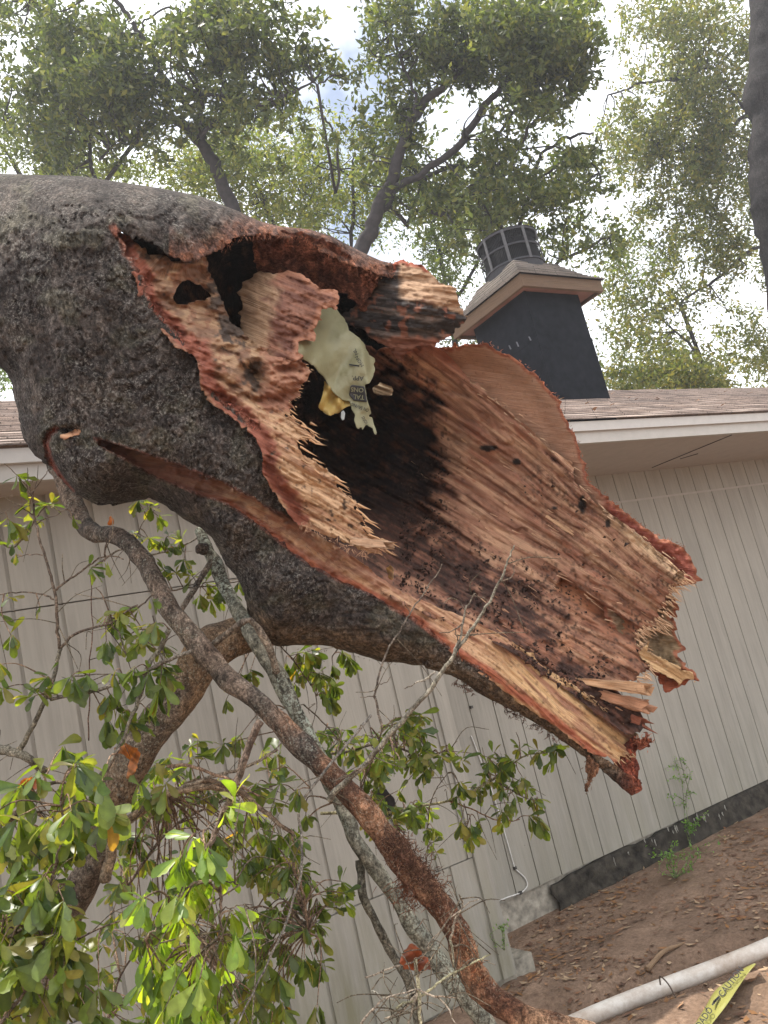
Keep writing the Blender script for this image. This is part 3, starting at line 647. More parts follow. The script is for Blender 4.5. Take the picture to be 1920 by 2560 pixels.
# grain: lines fan out from the upper left
gs = []
for s_, pts in ((0, [(850, 1390), (1000, 1490), (1200, 1610), (1400, 1740), (1560, 1850)]), (1, [(880, 1290), (1060, 1390), (1250, 1500), (1450, 1620), (1600, 1710)]),
                (2, [(880, 1180), (1050, 1270), (1230, 1380), (1420, 1490), (1600, 1590)]), (3, [(900, 1060), (1060, 1160), (1260, 1280), (1480, 1420), (1660, 1540)]),
                (4, [(940, 930), (1100, 1030), (1300, 1170), (1500, 1320), (1690, 1470)]), (5, [(1020, 860), (1180, 970), (1350, 1110), (1510, 1250), (1700, 1400)])):
    gs += [(x, y, s_) for x, y in pts]
sfield = RBF(gs, .02)
def fgrain(x, y):
    s_ = sfield(x, y); return (x * .82 + y * .57) / 900, s_ * .105
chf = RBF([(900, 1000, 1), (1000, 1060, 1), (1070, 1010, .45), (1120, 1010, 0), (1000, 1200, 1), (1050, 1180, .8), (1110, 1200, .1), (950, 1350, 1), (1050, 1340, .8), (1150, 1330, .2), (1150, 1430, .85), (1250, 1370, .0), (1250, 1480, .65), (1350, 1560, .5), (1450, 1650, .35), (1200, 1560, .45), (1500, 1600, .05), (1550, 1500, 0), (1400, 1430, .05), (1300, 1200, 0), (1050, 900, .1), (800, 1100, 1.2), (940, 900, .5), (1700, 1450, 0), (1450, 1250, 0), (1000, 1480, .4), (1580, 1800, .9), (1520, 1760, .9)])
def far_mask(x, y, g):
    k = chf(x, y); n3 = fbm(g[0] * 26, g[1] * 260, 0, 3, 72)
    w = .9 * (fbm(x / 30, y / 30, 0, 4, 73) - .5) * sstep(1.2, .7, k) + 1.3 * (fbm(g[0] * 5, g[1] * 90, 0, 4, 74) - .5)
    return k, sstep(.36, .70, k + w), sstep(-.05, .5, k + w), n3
def far_disp(x, y, s, g):
    k_ = np.clip(chf(x, y), 0, 1); d = ledges(g, .018, (30, 80, 240), 60) + .05 * (fbm(x / 130, y / 130, 0, 2, 61) - .5) + k_ * (.10 * (fbm(x / 70, y / 45, 0, 3, 62) - .5) + .03 * (fbm(x / 16, y / 12, 0, 3, 63) - .5))
    d = d + .015 * sstep(.35, .0, np.abs(fbm(g[0] * 2.2, g[1] * 22, 0, 2, 64) - .5) * 6)
    d = d + .045 * far_mask(x, y, g)[1] * sstep(1380, 1250, y)
    # broken step with a deep lip: lower right long gouge
    gx_, gy_ = g
    a = math.radians(33); u = (x - 1400) * math.cos(a) + (y - 1452) * math.sin(a); v = -(x - 1400) * math.sin(a) + (y - 1452) * math.cos(a)
    d = d + .055 * sstep(-4, 2, u) * sstep(260, 180, u) * sstep(-12, -6, v) * sstep(24 + u * .12, 8 + u * .05, v)
    for cx, cy, w_, h_ in ((1222, 1120, 26, 10), (1292, 1155, 14, 9), (1387, 1270, 8, 6), (1340, 1252, 5, 4)):
        d = d - .012 * np.exp(-((x - cx) ** 2 / w_ ** 2 + (y - cy) ** 2 / h_ ** 2))
    return d
def far_col(x, y, s, g, d):
    n1 = fbm(g[0] * 9, g[1] * 60, 0, 4, 70); n2 = fbm(x / 60, y / 60, 0, 4, 71); n3 = fbm(g[0] * 26, g[1] * 260, 0, 3, 72)
    c = lerp((.34, .18, .125), (.50, .31, .21), sstep(.35, .65, n1)); c = lerp(c, (.22, .11, .085), .45 * sstep(.35, .0, np.abs(fbm(g[0] * 2.2, g[1] * 22, 0, 2, 64) - .5) * 6))
    c = lerp(c, (.34, .145, .095), .7 * sstep(.52, .68, n2) * sstep(.4, .6, n3))
    c = lerp(c, (.55, .36, .24), .6 * sstep(.55, .7, n1) * sstep(1300, 1600, x))
    lo = sstep(1450, 1650, y + .2 * (x - 1500)); c = lerp(c, (.46, .20, .115), .55 * lo * sstep(.4, .6, n3))
    a = math.radians(33); u = (x - 1400) * math.cos(a) + (y - 1452) * math.sin(a); v = -(x - 1400) * math.sin(a) + (y - 1452) * math.cos(a)
    c = lerp(c, (.35, .14, .07), .75 * sstep(-4, 2, u) * sstep(260, 180, u) * sstep(-12, -6, v) * sstep(40, 20, v))
    c = lerp(c, (.62, .46, .30), .75 * sstep(34, 10, s) * sstep(1480, 1530, x) * sstep(1490, 1440, y) * sstep(.3, .5, n1))
    rk = sstep(30, 5, s) * sstep(1300, 1000, x) * sstep(980, 900, y); c = lerp(c, (.36, .13, .085), .7 * rk)
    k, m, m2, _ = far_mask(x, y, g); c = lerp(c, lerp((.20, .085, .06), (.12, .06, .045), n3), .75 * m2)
    c = lerp(c, lerp(lerp((.014, .010, .011), (.035, .022, .02), sstep(.4, .7, n3)), lerp((.045, .024, .020), (.13, .062, .045), sstep(.4, .7, n3)), np.maximum(sstep(1230, 1330, y + .25 * (x - 900)), .8 * sstep(.52, .62, fbm(x / 26, y / 18, 0, 4, 77)))), m)  # rot colour, taken near black in the cavity to carry its shade
    sp = sstep(.63, .70, fbm(x / 6, y / 6, 0, 3, 75)) * sstep(.12, .4, k + .25 * n2 + .15 * sstep(1000, 1300, x)); c = lerp(c, (.055, .035, .028), .85 * sp)
    for cx, cy, w_, h_ in ((1222, 1120, 24, 9), (1292, 1155, 13, 10), (1387, 1270, 7, 5), (1455, 1262, 12, 26), (1520, 1310, 8, 14)):
        c = lerp(c, (.03, .022, .02), sstep(.35, .6, np.exp(-((x - cx) ** 2 / w_ ** 2 + (y - cy) ** 2 / h_ ** 2)) + .5 * (fbm(x / 7, y / 7, 0, 3, 76) - .5)))
    return c
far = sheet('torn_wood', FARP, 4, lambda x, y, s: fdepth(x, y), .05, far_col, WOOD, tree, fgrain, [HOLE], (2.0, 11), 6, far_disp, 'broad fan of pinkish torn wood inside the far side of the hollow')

# --- inner face of the far bark: smooth tan plate, red rind at the right, torn tips
PLP = [(1055, 862), (1085, 866), (1117, 871), (1160, 861), (1220, 857), (1253, 879), (1296, 903), (1334, 930), (1361, 963), (1388, 990), (1404, 1006), (1399, 1017), (1423, 1060), (1442, 1104), (1459, 1153), (1472, 1207), (1513, 1239), (1551, 1272), (1605, 1315), (1659, 1346), (1708, 1367), (1730, 1402), (1743, 1429), (1741, 1459), (1703, 1464), (1689, 1466), (1673, 1480), (1690, 1498), (1694, 1512), (1700, 1528), (1690, 1525), (1694, 1545), (1673, 1536), (1690, 1556), (1698, 1580), (1686, 1577), (1700, 1605), (1718, 1625), (1702, 1630), (1689, 1632), (1700, 1645), (1711, 1658), (1730, 1673), (1741, 1690), (1749, 1703), (1721, 1702), (1700, 1716), (1686, 1721), (1667, 1734), (1648, 1708), (1632, 1685), (1613, 1670), (1560, 1640), (1500, 1500), (1400, 1280), (1250, 1080), (1120, 960), (1060, 900)]
def plate_col(x, y, s, g, d):
    n1 = fbm(x / 8, y / 5, 0, 3, 80); n2 = fbm(x / 70, y / 70, 0, 3, 81)
    c = lerp((.36, .22, .16), (.46, .30, .22), n2); c = lerp(c, (.30, .20, .14), .35 * sstep(.55, .7, n1))
    w_ = sstep(1490, 1530, x) * sstep(1500, 1470, y); c = lerp(c, lerp((.22, .065, .055), (.33, .11, .08), n1), w_)
    o_ = sstep(1500, 1530, y) * sstep(1500, 1560, x); c = lerp(c, lerp((.22, .17, .11), (.30, .22, .14), n1), o_)
    c = lerp(c, lerp((.24, .085, .055), (.38, .16, .10), sstep(.4, .6, n1)), sstep(9, 3, s - 3 * n2))
    c = lerp(c, (.30, .09, .05), sstep(1655, 1680, y + .3 * (1650 - x)) * .9); return c
sheet('inner_bark', PLP, 4, lambda x, y, s: fdepth(x, y) + .075 - .03 * sstep(60, 0, s), .03, plate_col, WOOD, tree, straight(8), (), (2.4, 8), 8,
      lambda x, y, s, g: .006 * (fbm(x / 20, y / 16, 0, 3, 82) - .5) + .030 * (fbm(x / 11, y / 8, 0, 3, 83) - .5) * (x > 1490), 'smooth tan plate of inner bark with a ragged red rim')

# --- back wall of the cavity
BWP = [(300, 560), (340, 520), (400, 515), (470, 515), (545, 527), (600, 552), (650, 572), (700, 583), (772, 592), (827, 606), (874, 630), (940, 668), (1000, 690), (1075, 760), (1100, 820), (1070, 880), (1000, 930), (930, 960), (800, 1060), (680, 1080), (560, 980), (440, 860), (390, 720), (350, 660), (320, 620)]
bw = RBF([(300, 560, 2.14), (340, 640, 2.20), (400, 590, 2.24), (545, 527, 2.38), (650, 572, 2.44), (772, 592, 2.52), (874, 630, 2.6), (1000, 700, 2.66), (1100, 820, 2.68), (600, 700, 2.9), (700, 800, 3.05), (800, 900, 3.1), (900, 760, 2.95), (450, 760, 2.45), (560, 960, 2.7), (680, 1060, 3.05), (930, 950, 2.95), (1000, 900, 2.8)])
def bwcol(x, y, s, g, d):
    n1 = fbm(x / 22, y / 30, 0, 4, 90); c = lerp((.016, .012, .012), (.06, .032, .026), sstep(.5, .75, n1))  # rot tone lowered to near black so the colour holds the hollow's shade
    return lerp(c, (.12, .055, .035), sstep(.62, .72, fbm(x / 12, y / 30, 0, 3, 91)) * .6)
sheet('hollow_lining', BWP, 7, lambda x, y, s: bw(x, y), .05, bwcol, CHAR, tree, TG and straight(60), [HOLE], (0, 1), 1,
      lambda x, y, s, g: .06 * (fbm(x / 40, y / 40, 0, 3, 92) - .5) + .02 * (fbm(x / 12, y / 12, 0, 2, 93) - .5), 'rot lining the hollow, painted blacker for its deep shade')

# --- red brown underside of the hood
HUP = [(628, 572), (700, 578), (770, 586), (830, 606), (890, 655), (952, 676), (945, 705), (926, 735), (915, 760), (899, 778), (885, 752), (868, 745), (850, 732), (800, 728), (720, 715), (660, 705), (640, 670), (630, 620)]
hu = RBF([(628, 572, 2.38), (770, 586, 2.42), (890, 655, 2.5), (952, 676, 2.56), (800, 728, 2.6), (640, 670, 2.5), (899, 778, 2.62), (730, 650, 2.48)])
def hucol(x, y, s, g, d):
    n = fbm(x / 16, y / 20, 0, 4, 95); return lerp((.13, .055, .04), (.30, .13, .085), sstep(.4, .7, n))
sheet('hood_underside', HUP, 4, lambda x, y, s: hu(x, y), .04, hucol, CHAR, tree, straight(75), (), (4, 9), 12, lambda x, y, s, g: .03 * (fbm(x / 18, y / 26, 0, 4, 96) - .5), 'shaggy red brown rotten wood hanging under the top bark')

# --- central chunk
CHP = [(595, 736), (601, 724), (605, 705), (622, 699), (635, 685), (650, 677), (680, 684), (704, 679), (751, 683), (780, 705), (802, 724), (825, 722), (843, 726), (849, 742), (847, 758), (849, 767), (833, 774), (826, 765), (818, 772), (806, 773), (804, 788), (796, 800), (792, 814), (783, 825), (792, 838), (788, 855), (765, 850), (745, 855), (744, 880), (759, 890), (740, 905), (690, 915), (640, 905), (612, 860), (604, 830), (600, 800), (607, 770), (603, 750)]
cp_ = RBF([(595, 736, 2.42), (650, 677, 2.45), (802, 724, 2.36), (849, 760, 2.33), (790, 840, 2.25), (700, 780, 2.22), (640, 880, 2.2), (604, 820, 2.36), (759, 890, 2.16)])
def chcol(x, y, s, g, d):
    n1 = fbm(g[0] * 10, g[1] * 90, 0, 4, 100); n2 = fbm(x / 22, y / 22, 0, 3, 101)
    c = lerp((.30, .19, .125), (.44, .30, .20), n1); k = sstep(655, 700, x + 90 * (n2 - .5)); c = lerp(c, lerp((.13, .055, .04), (.27, .13, .09), sstep(.35, .7, n1)), k)
    return lerp(c, (.45, .22, .14), .6 * sstep(18, 4, s) * k)
sheet('torn_wood', CHP, 3.5, lambda x, y, s: cp_(x, y), .07, chcol, WOOD, tree, straight(22), (), (2.4, 7), 14, lambda x, y, s, g: ledges(g, .010, (50, 130, 330), 102) + .05 * (fbm(x / 40, y / 40, 0, 3, 103) - .5) + .03 * (fbm(x / 12, y / 10, 0, 3, 104) - .5) * sstep(660, 720, x), 'rounded chunk of wood in the middle of the opening, tan at left and red brown at right')

# --- strip of splintered wood along the torn edge
STP = [(276, 566), (290, 572), (328, 594), (350, 615), (368, 634), (400, 636), (418, 642), (430, 654), (450, 651), (471, 650), (487, 640), (516, 642), (519, 671), (535, 698), (545, 730), (558, 759), (572, 799), (598, 820), (620, 842), (638, 858), (660, 868), (699, 876), (744, 884), (759, 891), (752, 900), (766, 915), (777, 930), (773, 938), (768, 952), (752, 964), (746, 975), (752, 990), (736, 998), (722, 1003), (738, 1018), (722, 1022), (726, 1030), (712, 1035), (740, 1056), (785, 1086), (792, 1106), (772, 1097), (756, 1094), (742, 1106), (746, 1124), (770, 1146), (791, 1156), (815, 1172), (838, 1196), (846, 1222), (878, 1246), (890, 1254), (884, 1272), (905, 1289), (911, 1303), (898, 1304), (906, 1321), (923, 1337), (952, 1350), (969, 1360), (968, 1375), (948, 1370), (964, 1393), (940, 1384), (922, 1383), (891, 1368), (852, 1352), (825, 1343), (785, 1326), (745, 1312), (705, 1262), (680, 1225), (655, 1180), (655, 1130), (640, 1098), (600, 1060), (565, 1035), (530, 1010), (500, 965), (495, 905), (480, 885), (440, 870), (405, 830), (372, 795), (348, 745), (338, 695), (312, 655), (290, 612), (272, 580)]
STH = [(432, 742), (441, 722), (452, 708), (468, 699), (487, 710), (505, 715), (520, 730), (529, 742), (512, 752), (490, 750), (468, 762), (440, 760)]
sd_ = RBF([(284, 571, 2.03), (365, 730, 1.99), (500, 650, 2.18), (550, 760, 2.24), (503, 869, 1.98), (640, 865, 2.14), (770, 932, 2.12), (724, 1020, 2.08), (550, 996, 1.96), (674, 1135, 1.95), (790, 1100, 2.04), (838, 1196, 2.06), (723, 1239, 1.97), (890, 1255, 2.05), (966, 1375, 2.04), (785, 1322, 1.99), (430, 800, 2.02)])
TA = np.array(TORN)
def st_depth(x, y, s):
    dt, _, _ = polydist(x, y, TA, False); return sd_(x, y) + .035 + .02 * sstep(25, 0, dt)
def stgrain(x, y):
    a = np.radians(np.interp(y, [560, 700, 880, 1000, 1400], [50, 15, 22, 30, 30])); cx, cy = 600, 900
    return ((x - cx) * np.cos(a) + (y - cy) * np.sin(a)) / 900, (-(x - cx) * np.sin(a) + (y - cy) * np.cos(a)) / 900
def stcol(x, y, s, g, d):
    n1 = fbm(g[0] * 10, g[1] * 80, 0, 4, 110); n2 = fbm(x / 20, y / 16, 0, 3, 111); n3 = fbm(x / 10, y / 10, 0, 3, 112)
    dt, _, _ = polydist(x, y, TA, False)
    c = lerp((.38, .215, .135), (.58, .39, .25), sstep(.3, .7, n1)); c = lerp(c, (.34, .145, .09), .65 * sstep(.52, .62, n2) * sstep(1150, 1000, y))
    red = sstep(32, 12, dt + 30 * (n2 - .5)); c = c * (1 - .28 * sstep(1080, 960, y) - .12 * sstep(900, 700, y))[:, None]; c = lerp(c, (.17, .10, .07), .75 * sstep(.50, .66, fbm(x / 28, y / 14, 0, 4, 115)) * sstep(1050, 980, y)); c = lerp(c, lerp((.20, .065, .045), (.33, .125, .085), n3), red)  # upper strip darkened and browned in colour, standing for shade
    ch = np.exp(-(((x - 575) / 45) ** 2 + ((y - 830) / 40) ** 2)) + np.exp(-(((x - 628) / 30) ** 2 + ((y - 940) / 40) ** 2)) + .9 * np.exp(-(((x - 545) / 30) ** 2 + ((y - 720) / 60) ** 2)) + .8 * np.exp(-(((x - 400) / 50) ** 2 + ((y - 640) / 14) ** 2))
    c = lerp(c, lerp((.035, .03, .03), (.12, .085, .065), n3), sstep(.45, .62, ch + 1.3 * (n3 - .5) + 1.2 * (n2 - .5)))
    rb = sstep(640, 680, x) * sstep(850, 880, y) * sstep(1040, 1010, y); c = lerp(c, lerp((.24, .10, .075), (.46, .24, .16), n1), .75 * rb); return c
def stdisp(x, y, s, g):
    k = .6 + .6 * sstep(900, 1050, y); d = ledges(g, .016, (30, 80, 240), 113) * k + (.10 - .085 * sstep(950, 1080, y)) * (fbm(x / 34, y / 22, 0, 4, 114) - .5)
    for cx, cy, w_, h_, am in ((580, 840, 40, 30, .04), (632, 950, 22, 40, .05), (660, 1000, 40, 12, .04), (500, 690, 25, 20, .03)): d = d + am * np.exp(-((x - cx) ** 2 / w_ ** 2 + (y - cy) ** 2 / h_ ** 2))
    return d
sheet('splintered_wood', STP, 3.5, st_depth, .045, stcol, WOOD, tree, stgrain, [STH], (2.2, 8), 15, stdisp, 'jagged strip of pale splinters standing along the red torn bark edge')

# --- chunk at the upper right of the mouth
RCP = [(988, 655), (1000, 650), (1026, 655), (1056, 661), (1064, 672), (1073, 679), (1101, 708), (1130, 716), (1143, 734), (1146, 752), (1150, 770), (1158, 785), (1167, 795), (1162, 804), (1158, 812), (1138, 820), (1134, 835), (1112, 849), (1109, 864), (1085, 868), (1062, 862), (1040, 868), (1010, 885), (1000, 902), (985, 890), (975, 868), (940, 852), (905, 822), (860, 808), (850, 790), (880, 770), (912, 745), (925, 700), (945, 680), (970, 690)]
rc_ = RBF([(988, 655, 2.56), (1060, 670, 2.5), (1150, 770, 2.45), (1110, 860, 2.48), (1000, 890, 2.56), (860, 800, 2.66), (920, 740, 2.62), (1050, 770, 2.44)])
def rccol(x, y, s, g, d):
    n1 = fbm(g[0] * 10, g[1] * 90, 0, 4, 120); n2 = fbm(x / 18, y / 18, 0, 3, 121)
    c = lerp((.34, .22, .15), (.50, .34, .23), n1)
    dark = sstep(-8, 8, (y - 745) - (x - 1010) * .25 + 30 * (n2 - .5)); low = sstep(835, 850, y + 20 * (n2 - .5)); dark = np.maximum(dark, sstep(1010, 990, x + 25 * (n2 - .5)))
    c = lerp(c, lerp((.04, .035, .036), (.16, .13, .12), sstep(.4, .7, n1)), dark); c = lerp(c, lerp((.22, .08, .055), (.38, .18, .12), n1), np.maximum(low, sstep(.62, .7, n2) * dark) * .85)
    return lerp(c, (.36, .11, .07), sstep(12, 4, s) * (y < 680))
sheet('torn_wood', RCP, 3.5, lambda x, y, s: rc_(x, y), .10, rccol, WOOD, tree, straight(8), (), (2.4, 7), 16, lambda x, y, s, g: ledges(g, .016, (50, 120, 300), 122) + .03 * (fbm(x / 36, y / 20, 0, 3, 123) - .5), 'ragged chunk above the mouth, pale on top and charred grey below')

# --- lower band of stripped wood ending in a plank
BDP = [(232, 1092), (301, 1108), (405, 1142), (492, 1172), (560, 1201), (624, 1233), (661, 1260), (709, 1280), (751, 1304), (800, 1342), (857, 1375), (910, 1411), (953, 1445), (987, 1469), (1030, 1490), (1103, 1522), (1175, 1547), (1247, 1585), (1300, 1617), (1363, 1667), (1436, 1715), (1490, 1759), (1547, 1803), (1591, 1835), (1586, 1848), (1592, 1860), (1580, 1872), (1582, 1886), (1563, 1884), (1566, 1894), (1550, 1890), (1552, 1903), (1534, 1906), (1526, 1896), (1477, 1882), (1439, 1856), (1395, 1820), (1300, 1760), (1223, 1700), (1151, 1655), (1079, 1597), (1030, 1560), (982, 1535), (915, 1497), (837, 1465), (772, 1428), (679, 1358), (594, 1293), (500, 1262), (400, 1215), (301, 1168), (232, 1120)]
LOWE = np.array(GRV[8:]); 
def bd_depth(x, y, s):
    de, _, _ = polydist(x, y, LOWE, False); r = np.interp(x, [230, 700, 1000, 1600], [2.0, 2.03, 2.12, 2.235])
    return r + .02 + .0006 * np.minimum(de, 90) * sstep(600, 800, x) + .016 * sstep(600, 400, x)
def bdgrain(x, y):
    a = np.radians(np.interp(x, [300, 700, 1000, 1250, 1400], [24, 36, 32, 33, 37])); return ((x - 900) * np.cos(a) + (y - 1450) * np.sin(a)) / 900, (-(x - 900) * np.sin(a) + (y - 1450) * np.cos(a)) / 900
def bdcol(x, y, s, g, d):
    n1 = fbm(g[0] * 9, g[1] * 90, 0, 4, 130); n2 = fbm(x / 30, y / 16, 0, 3, 131); n3 = fbm(x / 9, y / 9, 0, 3, 132)
    c = lerp((.36, .19, .13), (.53, .34, .22), sstep(.35, .65, n1)); c = lerp(c, (.27, .12, .085), .7 * sstep(.5, .62, n2) * sstep(1100, 800, x))
    c = lerp(c, (.66, .45, .25), .85 * sstep(1150, 1350, x) * sstep(.3, .6, n1)); de, _, _ = polydist(x, y, LOWE, False)
    c = lerp(c, lerp((.24, .07, .05), (.48, .18, .10), n3), sstep(16, 5, de + 14 * (n2 - .5))); c = lerp(c, lerp((.15, .06, .045), (.28, .15, .11), n1), sstep(620, 480, x) * .85)
    return lerp(c, (.16, .09, .06), .6 * sstep(.68, .76, n3) * sstep(900, 1200, x))
sheet('splintered_wood', BDP, 3.5, bd_depth, .04, bdcol, WOOD, tree, bdgrain, (), (1.8, 9), 17, lambda x, y, s, g: ledges(g, .010, (46, 110, 280), 133) + .03 * (fbm(x / 22, y / 16, 0, 4, 134) - .5) * sstep(1300, 900, x), 'long stripped band of wood between the bark, ending in a broad plank')

# --- lower right tip plank, red fibres, tuft, hanging strip
def small(name, poly, dep, cols, ang, th=.03, seed=0, A=.010, jg=(2.2, 6), step=3, label=None, m=None):
    def cf(x, y, s, g, d):
        n = fbm(g[0] * 14, g[1] * 120, 0, 3, seed); return lerp(cols[0], cols[1], sstep(.3, .7, n))
    return sheet(name, poly, step, dep if callable(dep) else (lambda x, y, s: np.full(x.shape, dep)), th, cf, m or WOOD, tree, straight(ang), (), jg, seed, lambda x, y, s, g: ledges(g, A, (60, 150, 300), seed), label)
small('splintered_wood', [(1594, 1622), (1625, 1632), (1660, 1648), (1700, 1668), (1712, 1676), (1728, 1680), (1735, 1692), (1748, 1702), (1730, 1700), (1712, 1698), (1701, 1711), (1690, 1702), (1668, 1693), (1640, 1676), (1618, 1656), (1600, 1640)], 2.37, ((.40, .25, .13), (.62, .44, .26)), 30, .04, 140, label='pale splinter at the lower right tip')
small('red_fibre', [(1545, 1872), (1590, 1836), (1594, 1870), (1588, 1885), (1600, 1925), (1596, 1935), (1607, 1958), (1585, 1955), (1560, 1940), (1530, 1915)], 2.275, ((.12, .04, .03), (.34, .10, .06)), 70, .03, 141, m=CHAR)
small('red_fibre', [(1583, 1850), (1592, 1846), (1606, 1848), (1613, 1840), (1611, 1830), (1618, 1829), (1624, 1838), (1630, 1848), (1632, 1857), (1624, 1868), (1610, 1871), (1600, 1877), (1590, 1872)], 2.25, ((.16, .055, .035), (.38, .13, .08)), 10, .03, 142, jg=(2.6, 4), m=CHAR)
small('bark_strip', [(1460, 1884), (1478, 1893), (1500, 1913), (1495, 1930), (1489, 1943), (1478, 1950), (1476, 1964), (1470, 1972), (1467, 1990), (1462, 1982), (1463, 1965), (1468, 1948), (1463, 1930), (1465, 1908)], 2.23, ((.14, .075, .045), (.26, .13, .075)), 80, .02, 143, jg=(2.2, 5), m=CHAR)
def block(name, a, b_, w0, w1, dd, col, seed, label=None):
    """broken splinter billet from a to b (picture positions), real box with grain ledges"""
    n = 22; rng = np.random.default_rng(seed); p0, p1 = P(*a), P(*b_); T = p1 - p0; L = np.linalg.norm(T); T /= L
    vw = P(a[0], a[1], a[2]) - CAM; vw /= np.linalg.norm(vw); U = np.cross(T, vw); U /= np.linalg.norm(U); Wv = np.cross(U, T)
    k = 18; V = []; C = []; UV = []
    for i in range(n + 1):
        t = i / n; w_ = w0 + (w1 - w0) * t
        for j in range(k):
            an = j / k * 2 * math.pi; sx = np.sign(math.cos(an)) * abs(math.cos(an)) ** .35; sy = np.sign(math.sin(an)) * abs(math.sin(an)) ** .35
            r = 1 + .5 * (vn(j * 1.7, t * 4, seed) - .5) + .2 * (vn(j * 3.1, t * 12, seed + 2) - .5); e = L * t + (rng.normal(0, .014) if i == n else 0)
            V.append(p0 + T * e + U * sx * w_ * r + Wv * sy * dd * r); C.append(np.array(col) * (.8 + .4 * vn(j * 2.3, t * 4, seed + 5))); UV.append((L * t * 1.0, j * .006))
    i = np.arange(n)[:, None] * k; j = np.arange(k)[None]; j2 = (j + 1) % k; q = np.stack([i + j, i + j2, i + k + j2, i + k + j], -1).reshape(-1, 4)
    c0 = len(V); V.append(p1 - T * .004); C.append(np.array(col) * .7); UV.append((L, 0)); c1 = len(V); V.append(p0); C.append(col); UV.append((0, 0))
    t3 = [(n * k + jj, n * k + (jj + 1) % k, c0) for jj in range(k)] + [((jj + 1) % k, jj, c1) for jj in range(k)]
    B = Bag(); B.add(V, q, t3, np.array(UV), np.array(C)); o = B.build(name, WOOD, tree, False)
    if label: o['label'] = label
block('splinter_billet', (1440, 1702, 2.33), (1620, 1724, 2.22), .008, .0155, .014, (.50, .31, .19), 1)
block('splinter_billet', (1470, 1728, 2.33), (1617, 1768, 2.24), .010, .0175, .014, (.46, .25, .16), 2)
block('splinter_billet', (1500, 1765, 2.34), (1608, 1808, 2.28), .010, .012, .014, (.30, .11, .07), 3)
block('splinter_billet', (1365, 1290, 2.56), (1422, 1327, 2.54), .004, .007, .006, (.52, .34, .22), 5)
block('splinter_billet', (880, 1352, 2.06), (966, 1363, 2.02), .010, .009, .01, (.55, .38, .27), 6)

# slivers standing off the torn ends, hair-like fibres
def slivers(name, items, mat_, label=None, stuff=False):
    B = Bag()
    for (x, y, d, ang, L, w_, col) in items:
        a = math.radians(ang); p0 = P(x, y, d); q = P(x + math.cos(a) * L, y + math.sin(a) * L, d - RNG.uniform(-.01, .015)); T = q - p0
        U = np.cross(T, p0 - CAM); U /= np.linalg.norm(U) + 1e-9; N = np.cross(T, U); N /= np.linalg.norm(N); k = RNG.uniform(-.2, .2)
        m_ = p0 + T * .5 + U * k * np.linalg.norm(T) * .5
        V = [p0 + U * w_, p0 - U * w_, p0 + N * w_, m_ + U * w_ * .7, m_ - U * w_ * .7, m_ + N * w_ * .7, q]
        B.add(V, [(0, 1, 4, 3), (1, 2, 5, 4), (2, 0, 3, 5)], [(3, 4, 6), (4, 5, 6), (5, 3, 6)], col=np.array(col) * RNG.uniform(.75, 1.2))
    o = B.build(name, mat_, tree, False)
    if label: o['label'] = label
    if stuff: o['kind'] = 'stuff'
    return o
def along(pl, n, depf, ang, L, w_, col, sp=4, asp=10):
    pl = np.asarray(pl, float); seg = np.hypot(*np.diff(pl, axis=0).T); cum = np.concatenate([[0], np.cumsum(seg)]); out = []
    for i in range(n):
        t = RNG.uniform(0, cum[-1]); k = min(np.searchsorted(cum, t) - 1, len(seg) - 1); k = max(k, 0); f_ = (t - cum[k]) / seg[k]; p = pl[k] + (pl[k + 1] - pl[k]) * f_
        x, y = p[0] + RNG.normal(0, sp), p[1] + RNG.normal(0, sp); out.append((x, y, float(depf(np.array([x]), np.array([y]))[0]) - .006, ang + RNG.normal(0, asp), RNG.uniform(*L), RNG.uniform(*w_), col))
    return out
it = []
fd = lambda x, y: fdepth(x, y)
it += along(FARP[18:44], 170, fd, 32, (6, 46), (.0007, .0036), (.58, .40, .27), 6, 9)
it += along(FARP[8:19], 60, fd, 36, (10, 34), (.0007, .002), (.56, .40, .28), 8, 6)
it += along([(1120, 1200), (1300, 1350), (1560, 1520)], 60, fd, 32, (14, 60), (.0008, .002), (.56, .38, .26), 70, 5)
it += along([(1000, 1420), (1300, 1560), (1550, 1680)], 50, fd, 31, (14, 50), (.0008, .002), (.45, .26, .17), 40, 5)
slivers('wood_fibres', it, WOOD, None, True)
it = along(STP[22:64], 80, lambda x, y: st_depth(x, y, 0), 29, (3, 14), (.0005, .0020), (.50, .33, .21), 3, 16)
it += along(STP[36:62], 45, lambda x, y: st_depth(x, y, 0), 29, (18, 55), (.0010, .0040), (.56, .36, .22), 7, 5)
it += along([(745, 1310), (900, 1385), (960, 1375)], 90, lambda x, y: st_depth(x, y, 0), 40, (6, 22), (.0004, .0010), (.50, .32, .22), 5, 50)
it += along([(600, 1270), (760, 1350), (900, 1440)], 110, lambda x, y: bd_depth(x, y, 0), 35, (8, 26), (.0004, .0011), (.42, .25, .18), 12, 45)
slivers('wood_fibres', it, WOOD, None, True)
it = along(BDP[20:34], 90, lambda x, y: bd_depth(x, y, 0), 37, (5, 20), (.0006, .002), (.58, .40, .25), 3, 12)
it += along([(1590, 1850), (1612, 1850), (1628, 1855)], 60, lambda x, y: 0 * x + 2.25, 0, (4, 14), (.0004, .001), (.40, .14, .08), 7, 90)
slivers('wood_fibres', it, WOOD, None, True)
it = along([(1120, 1692), (1200, 1740), (1300, 1793), (1400, 1852)], 420, lambda x, y: bark_depth(x, y, 0) + .0, 100, (3, 14), (.0005, .0014), (.12, .065, .045), 5, 80)
it += along([(1465, 1900), (1480, 1935), (1465, 1975)], 70, lambda x, y: 0 * x + 2.23, 100, (4, 13), (.0004, .001), (.22, .11, .06), 5, 50)
